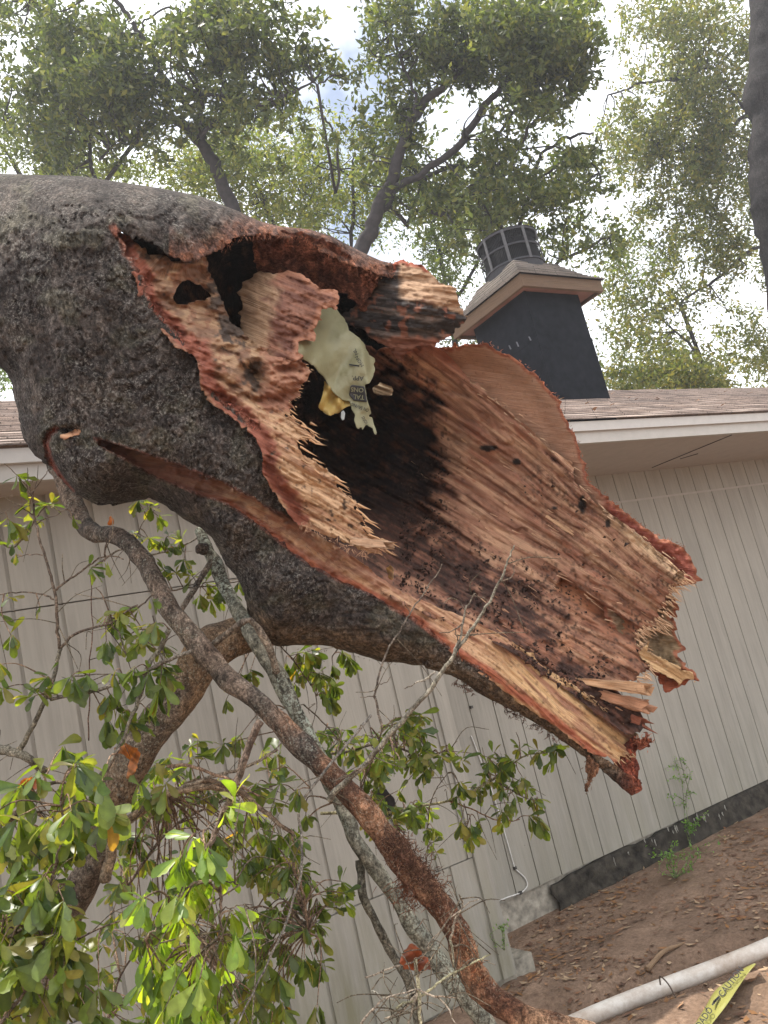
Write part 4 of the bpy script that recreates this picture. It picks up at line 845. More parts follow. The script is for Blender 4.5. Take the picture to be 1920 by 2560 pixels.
it += along([(640, 1618), (860, 1632), (1000, 1660)], 50, lambda x, y: bark_depth(x, y, 0) + .0, 100, (2, 7), (.0004, .0011), (.14, .09, .06), 3, 40)
it = [k_ for k_ in it if fbm(k_[0] / 26, k_[1] / 26, 0, 2, 9) > .47]
slivers('bark_fringe', it, CHAR, 'hairy fringe along the lower bark edge', True)
it = along(TORN[3:], 260, lambda x, y: bbase(x, y) + .0, 60, (4, 15), (.0005, .0014), (.34, .11, .075), 5, 60)
it += along(HOOD[:12], 160, lambda x, y: bbase(x, y) + .02, 95, (4, 16), (.0004, .0012), (.40, .17, .10), 5, 30)
it += along(PLP[1:22], 200, lambda x, y: fdepth(x, y) + .02, -30, (3, 9), (.0005, .0012), (.48, .19, .11), 2, 60)
slivers('bark_fringe', it, CHAR, 'shaggy red fibres along the torn bark rims', True)
# crumbs of rot lying in the trough
B = Bag(); k = 0
while k < 2600:
    x, y = RNG.uniform(1000, 1600), RNG.uniform(1130, 1760)
    w_ = chf(np.array([x]), np.array([y]))[0]
    if not inside(np.array([x]), np.array([y]), FARP)[0] or RNG.random() > np.clip(w_ * 1.1, .02, .9) or fbm(x / 34, y / 34, 0, 3, 150) < .44: k += .2; continue
    d = fdepth(np.array([x]), np.array([y]))[0] - RNG.uniform(.004, .014); p = P(x, y, d); s_ = RNG.uniform(.001, .0042)
    V = p + RNG.normal(0, s_, (6, 3)); B.add(V, None, [(0, 1, 2), (0, 2, 3), (0, 3, 4), (0, 4, 5), (1, 3, 5), (2, 4, 1)], col=np.array((.05, .032, .026)) * RNG.uniform(.5, 1.6)); k += 1
o = B.build('rot_crumbs', CHAR, tree, False); o['kind'] = 'stuff'
small('wood_chip', [(150, 1094), (158, 1084), (175, 1078), (190, 1072), (203, 1078), (196, 1088), (178, 1092), (162, 1100)], lambda x, y, s: bark_depth(x, y, s) - .004, ((.40, .20, .12), (.55, .32, .2)), 10, .01, 151, A=.003)
# stub of bark seen through the hole, sunlight put into its cream colour
o = small('bark_stub', [(914, 948), (935, 942), (965, 948), (990, 962), (990, 1000), (975, 1012), (960, 1022), (940, 1020), (925, 1002), (915, 985)], 3.16, ((.30, .22, .14), (.60, .48, .33)), 20, .10, 152, A=.02, jg=(3, 4))

# ---------------------------------------------------------------- limbs and branches hanging from the trunk
def limb(name, pts, parent, mt=LIMB, sides=16, seg=10, rough=.22, rs=14, colf=None, label=None, seed=0, wob=.6):
    """pts: (px, py, dist, radius in picture units)"""
    p = catmull(pts, seg); n = len(p); t = np.arange(n) / 5.0
    p = p.copy(); p[:, 0] += wob * (fbm(t, 3.1, 0, 2, seed + 1) - .5) * 6; p[:, 1] += wob * (fbm(t, 9.7, 0, 2, seed + 2) - .5) * 6
    path = P(p[:, 0], p[:, 1], p[:, 2]); rad = p[:, 3] / F * p[:, 2] * .87
    rad = rad * (1 + .10 * (fbm(t * .8, 1.3, 0, 2, seed + 3) - .5))
    V, q, t3, uv = tube(path, rad, sides, rough=rough, rs=rs, seed=seed)
    # fine bark ridges
    c = (colf or limbcol)(V, uv)
    B = Bag(); B.V = [V]; B.q = [q]; B.t = [t3]; B.uv = [uv]; B.c = [c]; B.n = len(V)
    o = B.build(name, mt, parent)
    if label: o['label'] = label
    return o
def limbcol(V, uv):
    n = fbm(V[:, 0] * 14, V[:, 1] * 14, V[:, 2] * 14, 3, 200)
    c = lerp((.13, .105, .085), (.24, .19, .145), sstep(.35, .65, n)); return c
def colB(V, uv):
    n = fbm(V[:, 0] * 12, V[:, 1] * 12, V[:, 2] * 12, 3, 201); c = lerp((.085, .068, .056), (.20, .15, .115), sstep(.35, .65, n))
    L = uv[:, 0] / uv[:, 0].max(); lo = sstep(.5, .62, L + .25 * (n - .5)); c = lerp(c, lerp((.13, .06, .035), (.27, .145, .085), sstep(.4, .62, n)), lo)
    return lerp(c, (.42, .26, .16), sstep(.86, .95, L) * sstep(.35, .6, n))
def colA(V, uv):
    n = fbm(V[:, 0] * 10, V[:, 1] * 10, V[:, 2] * 10, 3, 202); c = lerp((.13, .10, .08), (.22, .17, .13), n)
    return lerp(c, (.25, .155, .085), .65 * sstep(.46, .6, fbm(V[:, 0] * 5, V[:, 1] * 5, V[:, 2] * 9, 3, 203)))
def colC(V, uv):
    n = fbm(V[:, 0] * 16, V[:, 1] * 16, V[:, 2] * 16, 3, 204); return lerp((.11, .105, .085), (.20, .19, .15), n)
limb('limb', [(700, 1560, 2.30, 60), (640, 1575, 2.22, 62), (575, 1600, 2.16, 60), (521, 1632, 2.12, 62), (480, 1690, 2.10, 60), (434, 1763, 2.08, 56), (372, 1840, 2.06, 54), (318, 1925, 2.04, 50), (278, 2018, 2.02, 46), (240, 2147, 2.0, 42), (196, 2234, 2.0, 42), (158, 2320, 2.0, 42), (130, 2436, 2.0, 44), (122, 2600, 2.0, 46)], tree, LIMB, 22, 9, .3, 12, colA, 'thick limb running down to the lower left', 1)
lb = limb('limb', [(135, 1150, 2.45, 22), (158, 1195, 2.40, 26), (183, 1256, 2.34, 26), (206, 1305, 2.28, 27), (232, 1332, 2.22, 24), (265, 1334, 2.18, 21), (298, 1342, 2.14, 24), (335, 1372, 2.10, 27), (366, 1415, 2.07, 28), (394, 1462, 2.04, 27), (425, 1526, 2.0, 28), (484, 1600, 1.96, 32), (552, 1684, 1.93, 33), (637, 1748, 1.9, 31), (723, 1833, 1.88, 32), (812, 1922, 1.86, 35), (900, 2010, 1.85, 38), (962, 2088, 1.85, 38), (1008, 2155, 1.85, 37), (1058, 2212, 1.85, 36), (1111, 2278, 1.85, 35), (1146, 2340, 1.84, 36), (1166, 2405, 1.83, 38), (1200, 2464, 1.82, 44), (1262, 2515, 1.80, 40), (1330, 2548, 1.78, 36), (1430, 2575, 1.75, 36), (1600, 2640, 1.72, 36)], tree, LIMB, 20, 10, .35, 20, colB, 'long curved limb crossing to the lower right, stripped and shaggy low down', 2)
limb('limb', [(500, 1325, 2.30, 15), (518, 1370, 2.26, 17), (540, 1410, 2.24, 19), (556, 1455, 2.22, 19), (579, 1497, 2.18, 18), (605, 1545, 2.12, 20), (632, 1590, 2.08, 22), (662, 1640, 2.06, 23), (700, 1700, 2.05, 26), (735, 1775, 2.04, 21), (775, 1844, 2.04, 22), (822, 1945, 2.03, 24), (866, 2035, 2.02, 23), (895, 2112, 2.0, 22), (946, 2182, 2.0, 21), (994, 2251, 1.98, 20), (1027, 2310, 1.97, 24), (1074, 2372, 1.96, 25), (1115, 2432, 1.95, 27), (1166, 2493, 1.94, 27), (1212, 2556, 1.93, 29), (1260, 2640, 1.92, 30)], tree, m_bark('lichen bark', (.38, .44, .38), .50, .56, 1.1, .6), 18, 10, .28, 22, colC, 'slim grey limb patched with pale green lichen', 3)
limb('limb', [(896, 2150, 2.02, 11), (903, 2182, 2.01, 13), (908, 2244, 2.0, 12), (936, 2299, 2.0, 11), (958, 2343, 2.0, 12), (983, 2390, 2.0, 12), (1020, 2450, 2.0, 13), (1050, 2570, 2.0, 13)], tree, LIMB, 12, 8, .35, 30, colC, None, 4)
limb('limb', [(535, 1395, 2.24, 8), (505, 1440, 2.2, 9), (478, 1485, 2.15, 8), (450, 1530, 2.1, 7)], tree, LIMB, 10, 8, .3, 30, None, None, 5)
limb('limb', [(515, 1375, 2.22, 20), (500, 1372, 2.21, 16), (492, 1380, 2.2, 6)], tree, LIMB, 10, 6, .4, 30, None, None, 6)
limb('limb', [(508, 1632, 2.02, 7), (560, 1590, 1.98, 10), (600, 1560, 1.96, 10), (628, 1548, 1.95, 6)], tree, LIMB, 10, 8, .3, 30, None, 'short pale snag across the crotch', 7)
limb('limb', [(625, 1548, 1.99, 9), (650, 1580, 1.99, 11), (675, 1625, 2.0, 12), (690, 1680, 2.02, 12)], tree, LIMB, 10, 8, .3, 30, None, None, 8)
# shaggy torn fibre on the long limb
it = []
for i in range(900):
    t = RNG.beta(2, 2); x = 955 + 165 * t; y = 2065 + 195 * t; o_ = RNG.normal(0, 20); x += o_ * .75; y -= o_ * .6
    it.append((x, y, 1.80 + RNG.uniform(-.01, .02), RNG.uniform(0, 360), RNG.uniform(8, 30), RNG.uniform(.0004, .0012), (.13, .066, .045) if RNG.random() < .7 else (.24, .14, .09)))
for i in range(420):
    x, y = RNG.normal(1030, 20), RNG.normal(2215, 26); it.append((x, y, 1.83, RNG.uniform(40, 170), RNG.uniform(8, 36), RNG.uniform(.0004, .0011), (.22, .10, .06)))
for i in range(500):
    t = RNG.random(); x = 1130 + 60 * t; y = 2320 + 150 * t; it.append((x + RNG.normal(16, 10), y + RNG.normal(0, 10), 1.80, RNG.uniform(0, 360), RNG.uniform(5, 20), RNG.uniform(.0005, .0016), (.30, .13, .07) if RNG.random() < .6 else (.45, .28, .17)))
slivers('shaggy_fibre', it, CHAR, 'mat of torn red brown fibres on the long limb', True)

# ---- twigs and leaves
GRN = [(.060, .095, .028), (.090, .135, .032), (.12, .165, .042), (.045, .078, .030), (.13, .15, .045), (.16, .155, .055), (.075, .105, .045), (.095, .14, .03)]
LT = np.array([0, .15, .38, .60, .78, .92, 1.0]); LW = np.array([.02, .10, .27, .44, .50, .36, .05])
def leaf(B, p, dirv, up, L, wk, col, droop=.25, lobe=0.0):
    dirv = dirv / np.linalg.norm(dirv); s = np.cross(dirv, up); s /= np.linalg.norm(s) + 1e-9; u = np.cross(s, dirv)
    V = []; a = 0; pos = np.array(p, float); d_ = dirv.copy(); last = 0; tw = RNG.uniform(-.5, .5)
    for t, w_ in zip(LT, LW):
        st = (t - last) * L; last = t; ang = droop * (t) * 1.6
        dd = d_ * math.cos(ang) - u * math.sin(ang); pos = pos + dd * st; h = w_ * L * wk
        if lobe and t > .6: h *= 1 + lobe * (1 if t < .8 else -.25)
        ss = s * math.cos(tw * t) + u * math.sin(tw * t); fold = u * h * .22
        V += [pos + ss * h + fold, pos, pos - ss * h + fold]
    if lobe: V[-2] = V[-2] + d_ * L * .10; V[-3] = V[-3] + s * L * .10; V[-1] = V[-1] - s * L * .10
    q = []
    for i in range(6): q += [(3 * i, 3 * i + 1, 3 * i + 4, 3 * i + 3), (3 * i + 1, 3 * i + 2, 3 * i + 5, 3 * i + 4)]
    c = np.tile(col, (21, 1)); c[1::3] *= 1.25; B.add(V, q, col=c)
DOWN = np.array([0, 0, -1.0])
def rosette(B, T, p, n, L, droopy=.9, cols=GRN, axis=None, spread=1.0):
    ax = axis if axis is not None else RNG.normal(0, 1, 3); ax = ax / np.linalg.norm(ax)
    for i in range(n):
        r = RNG.normal(0, 1, 3); r /= np.linalg.norm(r); d_ = ax * .5 + r * spread + DOWN * droopy * RNG.uniform(.4, 1.4); d_ /= np.linalg.norm(d_)
        u = RNG.normal(0, .5, 3) + np.array([0, -.3, 1]); l_ = L * RNG.uniform(.6, 1.15); c = np.array(cols[RNG.integers(len(cols))]) * (1.2, 1.15, 1.0) * RNG.uniform(.75, 1.35)
        if RNG.random() < .004: c = np.array((.30, .17, .05))
        q0 = np.array(p) + RNG.normal(0, .003, 3)
        leaf(B, q0, d_, u, l_, RNG.uniform(.28, .44), c, RNG.uniform(0, .45), .35 if RNG.random() < .25 else 0)
def twigtube(T, pts, r0, r1, col=(.17, .13, .10), sides=6, seg=6):
    """pts picture coords with distance -> twig"""
    p = catmull(pts, seg); n = len(p); w = P(p[:, 0], p[:, 1], p[:, 2]); w = w + (fbm(np.arange(n)[:, None] * .5, np.array([[1., 7., 13.]]), 0, 2, int(abs(pts[0][0])) % 97) - .5) * .006
    T.tube(w, np.linspace(r0, r1, n), sides, col); return w
def branch(label, stems, leafs, group=None, extra_twigs=0, seed=0, sc=1.0, cols=GRN):
    """stems: list of (pts(px,py,d), r0, r1 in m, col); leafs: list of (px,py,d,n,L,droop,link)"""
    global RNG
    keep = RNG; RNG = np.random.default_rng(100 + seed)
    p0 = P(*stems[0][0][0]); root = empty('leafy_branch', p0, label, 'branch', group)
    T = Bag(); ws = []
    for s_ in stems: ws.append(twigtube(T, [(a_, b_, c_ * sc) for a_, b_, c_ in s_[0]], s_[1] * .8 * sc, s_[2] * .75 * sc, np.array(s_[3] if len(s_) > 3 else (.17, .13, .10)) * .8))
    allp = np.vstack(ws); B = Bag()
    for (x, y, d, n, L, dr) in leafs:
        d = d * sc; L = L * sc * .92; n = int(n * 1.7 + .5) if n else 0; p = P(x, y, d); k = np.argmin(((allp - p) ** 2).sum(1) + RNG.uniform(0, .002, len(allp))); a = allp[k]; dist = np.linalg.norm(a - p)
        if dist > .012:
            m_ = (a + p) / 2 + np.array([0, 0, .18 * dist]) + RNG.normal(0, .06 * dist, 3); w = catmull([a, m_, p], 5); T.tube(w, np.linspace(.0016 + .004 * min(dist, .3), .0009, len(w)), 5, np.array((.19, .13, .09)) * RNG.uniform(.7, 1.3))
        rosette(B, T, p, n, L, dr, cols, axis=p - a if dist > .01 else None)
    for i in range(extra_twigs):
        a = allp[RNG.integers(len(allp))]; v = RNG.normal(0, 1, 3); v /= np.linalg.norm(v); L_ = RNG.uniform(.04, .16); w = catmull([a, a + v * L_ * .5 + RNG.normal(0, .01, 3), a + v * L_ + DOWN * .02], 4)
        T.tube(w, np.linspace(.0013, .0006, len(w)), 4, np.array((.17, .14, .10)) * RNG.uniform(.6, 1.2))
    T.build('twigs', TWIG, root)
    if B.n: B.build('foliage', LEAF, root)
    RNG = keep; return root
def scatter(poly, n, d0, d1, k, L, dr, seed=0, lo=.0):
    r = np.random.default_rng(seed); p = np.array(poly, float); out = []; a, b = p.min(0), p.max(0)
    while len(out) < n:
        x, y = r.uniform(a[0], b[0]), r.uniform(a[1], b[1])
        if not inside(np.array([x]), np.array([y]), p)[0]: continue
        if fbm(x / 60, y / 60, 0, 2, seed) < lo: continue
        out.append((x, y, r.uniform(d0, d1), int(r.integers(k[0], k[1] + 1)), r.uniform(*L), dr))
    return out
GRP = 'leafy branches hanging in front of the siding'
# far left upright shoot and its forks
D1 = 1.95
branch('bare forked shoot with a few hanging leaves, rising at the left edge before the siding',
  [([(-40, 1865, D1), (0, 1873, D1), (41, 1882, D1), (75, 1899, D1), (110, 1925, 2.0)], .017, .011, (.22, .20, .16)),
   ([(46, 1880, D1), (75, 1830, D1), (104, 1769, D1), (139, 1671, D1), (150, 1619, D1)], .0085, .006, (.2, .18, .14)),
   ([(150, 1619, D1), (141, 1560, D1), (137, 1480, D1), (116, 1405, 1.97), (97, 1340, 1.98), (85, 1290, 2.0), (80, 1230, 2.0)], .005, .003),
   ([(137, 1475, D1), (160, 1455, D1), (203, 1428, 1.93), (240, 1400, 1.92), (262, 1390, 1.9), (310, 1397, 1.9)], .0035, .002),
   ([(262, 1390, 1.9), (264, 1365, 1.9), (268, 1345, 1.9)], .003, .002), ([(135, 1498, D1), (100, 1485, D1), (40, 1482, D1), (-20, 1492, D1)], .003, .0015),
   ([(150, 1619, D1), (195, 1582, D1), (278, 1557, 1.93), (345, 1520, 1.92), (390, 1480, 1.9)], .0045, .002),
   ([(80, 1235, 2.0), (70, 1200, 2.0), (68, 1170, 2.0)], .002, .001), ([(80, 1235, 2.0), (110, 1190, 2.0), (123, 1172, 2.0)], .002, .001), ([(80, 1240, 2.0), (55, 1200, 2.0), (10, 1160, 2.0)], .002, .001),
   ([(85, 1290, 2.0), (45, 1265, 2.0), (0, 1287, 2.0)], .0018, .001), ([(92, 1310, 2.0), (130, 1290, 2.0), (172, 1272, 2.0)], .002, .001), ([(110, 1388, 1.97), (80, 1386, 1.97), (42, 1391, 1.97)], .002, .001),
   ([(278, 1557, 1.93), (300, 1590, 1.93), (318, 1640, 1.93), (328, 1690, 1.93)], .0022, .0012), ([(222, 1850, 2.0), (224, 1700, 2.0), (230, 1560, 2.0), (225, 1430, 2.0)], .002, .0015, (.2, .12, .09))],
  [(45, 1190, 2.0, 5, .05, .8), (75, 1262, 2.0, 3, .055, .3), (20, 1300, 2.0, 5, .065, 1.2), (38, 1388, 1.97, 2, .03, 1), (222, 1420, 1.93, 4, .05, .9), (262, 1405, 1.9, 2, .035, .5), (345, 1520, 1.92, 5, .05, .9), (380, 1500, 1.9, 3, .04, .8), (20, 1490, D1, 3, .04, .9), (-5, 1530, D1, 5, .05, .9),
   (28, 1590, D1, 5, .05, .7), (0, 1660, D1, 5, .06, 1), (180, 1290, 2.0, 2, .04, 1.2), (268, 1395, 1.9, 0, .04, 1), (100, 1520, D1, 2, .03, 1), (8, 1720, D1, 6, .055, .9)], GRP, 26, 1)
# dark leaf bunch behind
branch('bunch of dark shaded leaves at the left, close against the siding', [([(-30, 1330, 2.9), (30, 1370, 2.9), (75, 1320, 2.9), (110, 1270, 2.9), (135, 1255, 2.9)], .004, .002)],
  [(60, 1315, 2.9, 6, .07, .6), (110, 1262, 2.9, 6, .07, .2), (35, 1360, 2.9, 5, .06, .6), (85, 1300, 2.9, 5, .06, .8), (130, 1260, 2.9, 4, .05, 0)], GRP, 3, 2)
# leaves under the trunk, mid
branch('sprig of pale leaves just under the trunk burl, beyond the curved limb', [([(230, 1420, 2.5), (300, 1375, 2.5), (360, 1390, 2.5), (440, 1370, 2.45), (510, 1335, 2.4)], .004, .003, (.25, .22, .18)), ([(330, 1370, 2.5), (360, 1300, 2.5), (400, 1265, 2.5)], .002, .001), ([(420, 1478, 2.4), (480, 1468, 2.4), (560, 1462, 2.4), (605, 1450, 2.4)], .003, .002)],
  [(345, 1255, 2.5, 6, .055, .8), (375, 1270, 2.5, 5, .05, .9), (395, 1290, 2.5, 4, .05, .8), (330, 1335, 2.5, 5, .05, .5), (370, 1345, 2.5, 6, .05, .5), (400, 1355, 2.5, 6, .05, .5), (430, 1365, 2.45, 6, .05, .5), (450, 1355, 2.45, 6, .045, .6), (420, 1340, 2.5, 5, .05, .7), (410, 1425, 2.4, 6, .05, .4), (440, 1432, 2.4, 5, .05, .4), (480, 1440, 2.4, 6, .05, .5), (515, 1455, 2.4, 6, .05, .6), (550, 1470, 2.4, 7, .05, .6), (575, 1480, 2.4, 6, .045, .7), (600, 1455, 2.4, 5, .04, .6), (530, 1500, 2.4, 6, .05, .9), (500, 1490, 2.4, 5, .05, .8), (460, 1400, 2.4, 4, .05, .5)], GRP, 12, 3)
branch('arching grey branch with drooping mid green leaves, crossing left of the thick limb',
  [([(127, 1749, 1.9), (231, 1729, 1.88), (347, 1688, 1.86), (420, 1650, 1.85), (480, 1630, 1.84)], .005, .006, (.24, .21, .17)), ([(180, 1690, 1.9), (240, 1685, 1.9), (330, 1692, 1.9)], .002, .0015), ([(345, 1512, 1.9), (300, 1540, 1.9), (262, 1555, 1.9)], .003, .002),
   ([(422, 1575, 1.9), (400, 1620, 1.9), (372, 1660, 1.88), (352, 1740, 1.86), (330, 1790, 1.84), (295, 1870, 1.82), (235, 1960, 1.8)], .008, .004, (.2, .18, .14)), ([(380, 1540, 1.95), (410, 1640, 1.95), (430, 1700, 1.95)], .0022, .0015)],
  scatter([(260, 1530), (420, 1560), (440, 1660), (300, 1680), (240, 1620)], 12, 1.85, 2.0, (4, 6), (.045, .065), 1.0, 11) + scatter([(160, 1690), (420, 1660), (430, 1760), (360, 1830), (260, 1800), (120, 1740)], 14, 1.8, 1.92, (4, 6), (.05, .075), 1.2, 12) + [(120, 1690, 1.9, 6, .05, .6), (95, 1720, 1.9, 5, .05, .6), (240, 1470, 1.9, 0, .03, 1), (300, 1530, 1.9, 5, .05, 1), (85, 1740, 1.9, 4, .05, .7)], GRP, 16, 4)
# big near mass lower left
branch('dense mass of large green leaves filling the lower left corner',
  [([(-60, 2080, 1.7), (30, 2040, 1.68), (120, 1960, 1.66), (235, 1960, 1.66), (300, 1870, 1.66)], .007, .003), ([(130, 2430, 1.6), (100, 2300, 1.6), (140, 2160, 1.6), (155, 2080, 1.6), (150, 2000, 1.6)], .005, .003), ([(-40, 2380, 1.6), (80, 2300, 1.6), (160, 2210, 1.6)], .004, .002), ([(-20, 2600, 1.55), (60, 2480, 1.55), (180, 2360, 1.6), (330, 2290, 1.6)], .004, .002)],
  scatter([(40, 1880), (190, 1850), (250, 1930), (300, 2010), (240, 2100), (150, 2180), (130, 2330), (30, 2500), (-40, 2500), (-40, 1990)], 62, 1.5, 1.85, (5, 7), (.06, .085), 1.2, 21)
  + scatter([(-40, 2180), (130, 2160), (180, 2300), (250, 2380), (320, 2560), (-40, 2580)], 46, 1.5, 1.8, (5, 7), (.06, .085), 1.2, 22), GRP, 26, 5)
branch('shaded leaves behind the thick limb, low against the siding', [([(300, 2240, 2.3), (420, 2080, 2.3), (560, 2000, 2.3), (700, 1960, 2.3)], .006, .003), ([(270, 2560, 2.3), (300, 2440, 2.3), (400, 2300, 2.3)], .005, .003)],
  scatter([(380, 1860), (640, 1830), (730, 1900), (700, 2060), (560, 2120), (380, 2150), (300, 2320), (230, 2400), (280, 2150)], 60, 2.2, 2.6, (4, 7), (.045, .065), .9, 23) + scatter([(230, 2350), (420, 2280), (640, 2350), (700, 2560), (220, 2580)], 40, 2.1, 2.5, (4, 7), (.05, .065), 1.1, 24), GRP, 24, 6)
# hanging spray, lower middle; sunlight put into its lighter leaf colours
branch('spray of drooping leaves painted sunlit yellow green on a brown twig, lower middle',
  [([(650, 1800, 1.62), (608, 1904, 1.6), (579, 1991, 1.58), (538, 2078, 1.55), (527, 2124, 1.53), (544, 2194, 1.52), (549, 2250, 1.52), (551, 2330, 1.5)], .010, .003, (.18, .13, .10)),
   ([(544, 2194, 1.52), (500, 2205, 1.5), (462, 2225, 1.48), (425, 2268, 1.47), (395, 2310, 1.46), (360, 2350, 1.45)], .0032, .0016, (.30, .25, .19)), ([(579, 1991, 1.58), (548, 2045, 1.55), (520, 2068, 1.5), (480, 2090, 1.48)], .003, .0015), ([(544, 2194, 1.52), (575, 2205, 1.52), (598, 2213, 1.52)], .002, .0015), ([(552, 2278, 1.5), (590, 2264, 1.5), (628, 2261, 1.5)], .0016, .001), ([(551, 2330, 1.5), (535, 2355, 1.5), (510, 2365, 1.5)], .002, .001)],
  scatter([(430, 2090), (520, 2070), (560, 2130), (530, 2260), (470, 2240), (420, 2200)], 11, 1.45, 1.6, (5, 7), (.05, .07), 1.6, 31) + scatter([(365, 2200), (470, 2220), (600, 2250), (570, 2400), (540, 2480), (350, 2440), (340, 2330)], 24, 1.42, 1.6, (4, 6), (.05, .07), 1.6, 32) + scatter([(390, 2440), (560, 2440), (520, 2590), (400, 2590)], 9, 1.42, 1.55, (4, 6), (.05, .065), 1.6, 34) + [(582, 2010, 1.55, 4, .062, .3), (560, 2030, 1.55, 3, .05, 1), (480, 2092, 1.48, 3, .06, .2)], GRP, 12, 7, .72, [(.14, .22, .045), (.19, .26, .055), (.09, .15, .035), (.22, .25, .08), (.07, .12, .03)])
branch('brown twig with olive leaves hanging right of the sunlit spray',
  [([(420, 1990, 2.0), (500, 1950, 1.95), (590, 1975, 1.9), (654, 2022, 1.85), (700, 2060, 1.82), (732, 2085, 1.8), (728, 2125, 1.8), (742, 2190, 1.8), (762, 2240, 1.8), (770, 2330, 1.8)], .008, .003, (.22, .15, .10)),
   ([(930, 1790, 1.8), (760, 2000, 1.75), (752, 2090, 1.74), (755, 2160, 1.72), (735, 2250, 1.7), (700, 2340, 1.68), (650, 2450, 1.66), (590, 2570, 1.64)], .004, .0026, (.26, .24, .21)), ([(700, 2340, 1.7), (650, 2370, 1.7), (560, 2450, 1.7)], .002, .001), ([(800, 1990, 1.9), (850, 2010, 1.9), (900, 1995, 1.9)], .003, .002)],
  scatter([(600, 2070), (740, 2060), (760, 2200), (830, 2260), (820, 2400), (790, 2540), (600, 2570), (600, 2400), (640, 2250)], 60, 1.75, 2.05, (4, 6), (.042, .058), 1.2, 41) + scatter([(760, 2180), (880, 2200), (880, 2260), (800, 2300)], 7, 1.8, 1.95, (4, 6), (.04, .05), .6, 42) + scatter([(380, 2120), (560, 2260), (700, 2440), (680, 2600), (380, 2600), (300, 2400)], 40, 1.9, 2.3, (4, 6), (.045, .06), 1.3, 43) + scatter([(560, 1990), (720, 1980), (800, 2080), (760, 2200), (600, 2180)], 14, 1.9, 2.2, (4, 6), (.042, .055), 1.1, 44) + [(700, 1960, 1.75, 6, .05, 1.1), (745, 1975, 1.75, 6, .045, 1.5), (680, 1925, 1.75, 3, .04, .3)], GRP, 30, 8)
# branch with its lit look put into a pale tan colour
branch('pale bare limb curving out of the lower left leaves, painted as lit tan', [([(262, 2200, 1.9), (272, 2159, 1.9), (289, 2095, 1.9), (330, 2043, 1.9), (394, 2003, 1.9), (430, 1980, 1.92), (521, 1966, 1.95), (590, 1985, 2.0)], .017, .009, (.36, .27, .19)), ([(440, 1975, 1.92), (520, 1945, 1.95), (602, 1922, 2.0), (694, 1875, 2.05)], .006, .005, (.30, .24, .18)), ([(420, 1915, 2.0), (480, 1915, 1.95), (560, 1945, 1.9), (650, 1990, 1.9)], .006, .003, (.34, .22, .15))],
  [(372, 1990, 1.88, 6, .055, 1.2), (412, 1960, 1.88, 5, .06, 1.2), (400, 2010, 1.9, 4, .05, 1.3), (350, 1960, 1.88, 3, .05, 1)], GRP, 10, 9)
# leaves beyond the trunk crotch
branch('hanging bunch of dull green leaves under the trunk right of the crotch', [([(690, 1600, 2.5), (740, 1660, 2.5), (790, 1740, 2.5), (780, 1830, 2.5)], .003, .0015), ([(860, 1600, 2.5), (830, 1640, 2.5)], .003, .002)],
  scatter([(700, 1625), (880, 1625), (880, 1650), (830, 1690), (720, 1680)], 13, 2.45, 2.6, (5, 7), (.05, .06), 1.4, 51) + scatter([(770, 1690), (830, 1690), (830, 1750), (780, 1750)], 5, 2.5, 2.6, (5, 7), (.055, .06), 1.5, 52) + [(735, 1710, 2.5, 4, .05, 1.2), (600, 1690, 2.2, 7, .055, .7), (625, 1680, 2.2, 5, .05, .7), (565, 1750, 2.2, 4, .04, 1.2), (560, 1860, 2.2, 6, .055, .8), (590, 1850, 2.2, 5, .05, .8)], GRP, 8, 10)
# mid cluster right of the long limb and long right branch
branch('bushy cluster of small oak leaves right of the long limb, before the wall corner',
  [([(760, 1900, 2.2), (860, 1880, 2.2), (960, 1860, 2.2), (1060, 1890, 2.2), (1130, 1870, 2.2)], .005, .003), ([(958, 1821, 2.2), (930, 1900, 2.2), (900, 1980, 2.2), (930, 2050, 2.2)], .003, .002), ([(760, 1760, 2.2), (830, 1830, 2.2), (900, 1900, 2.2)], .0025, .002)],
  scatter([(800, 1800), (900, 1830), (960, 1790), (1060, 1780), (1090, 1850), (1120, 1900), (1040, 1950), (960, 1930), (860, 1930), (800, 1880)], 44, 2.1, 2.4, (4, 7), (.042, .056), .6, 61) + scatter([(880, 1930), (1000, 1950), (1000, 2030), (960, 2100), (900, 2060)], 14, 2.1, 2.35, (4, 6), (.042, .055), .9, 62) + [(950, 1890, 2.0, 6, .05, .3), (985, 1900, 2.0, 4, .045, .3), (1130, 1895, 2.1, 5, .05, .2), (1155, 1900, 2.1, 4, .05, 0)], GRP, 34, 11)
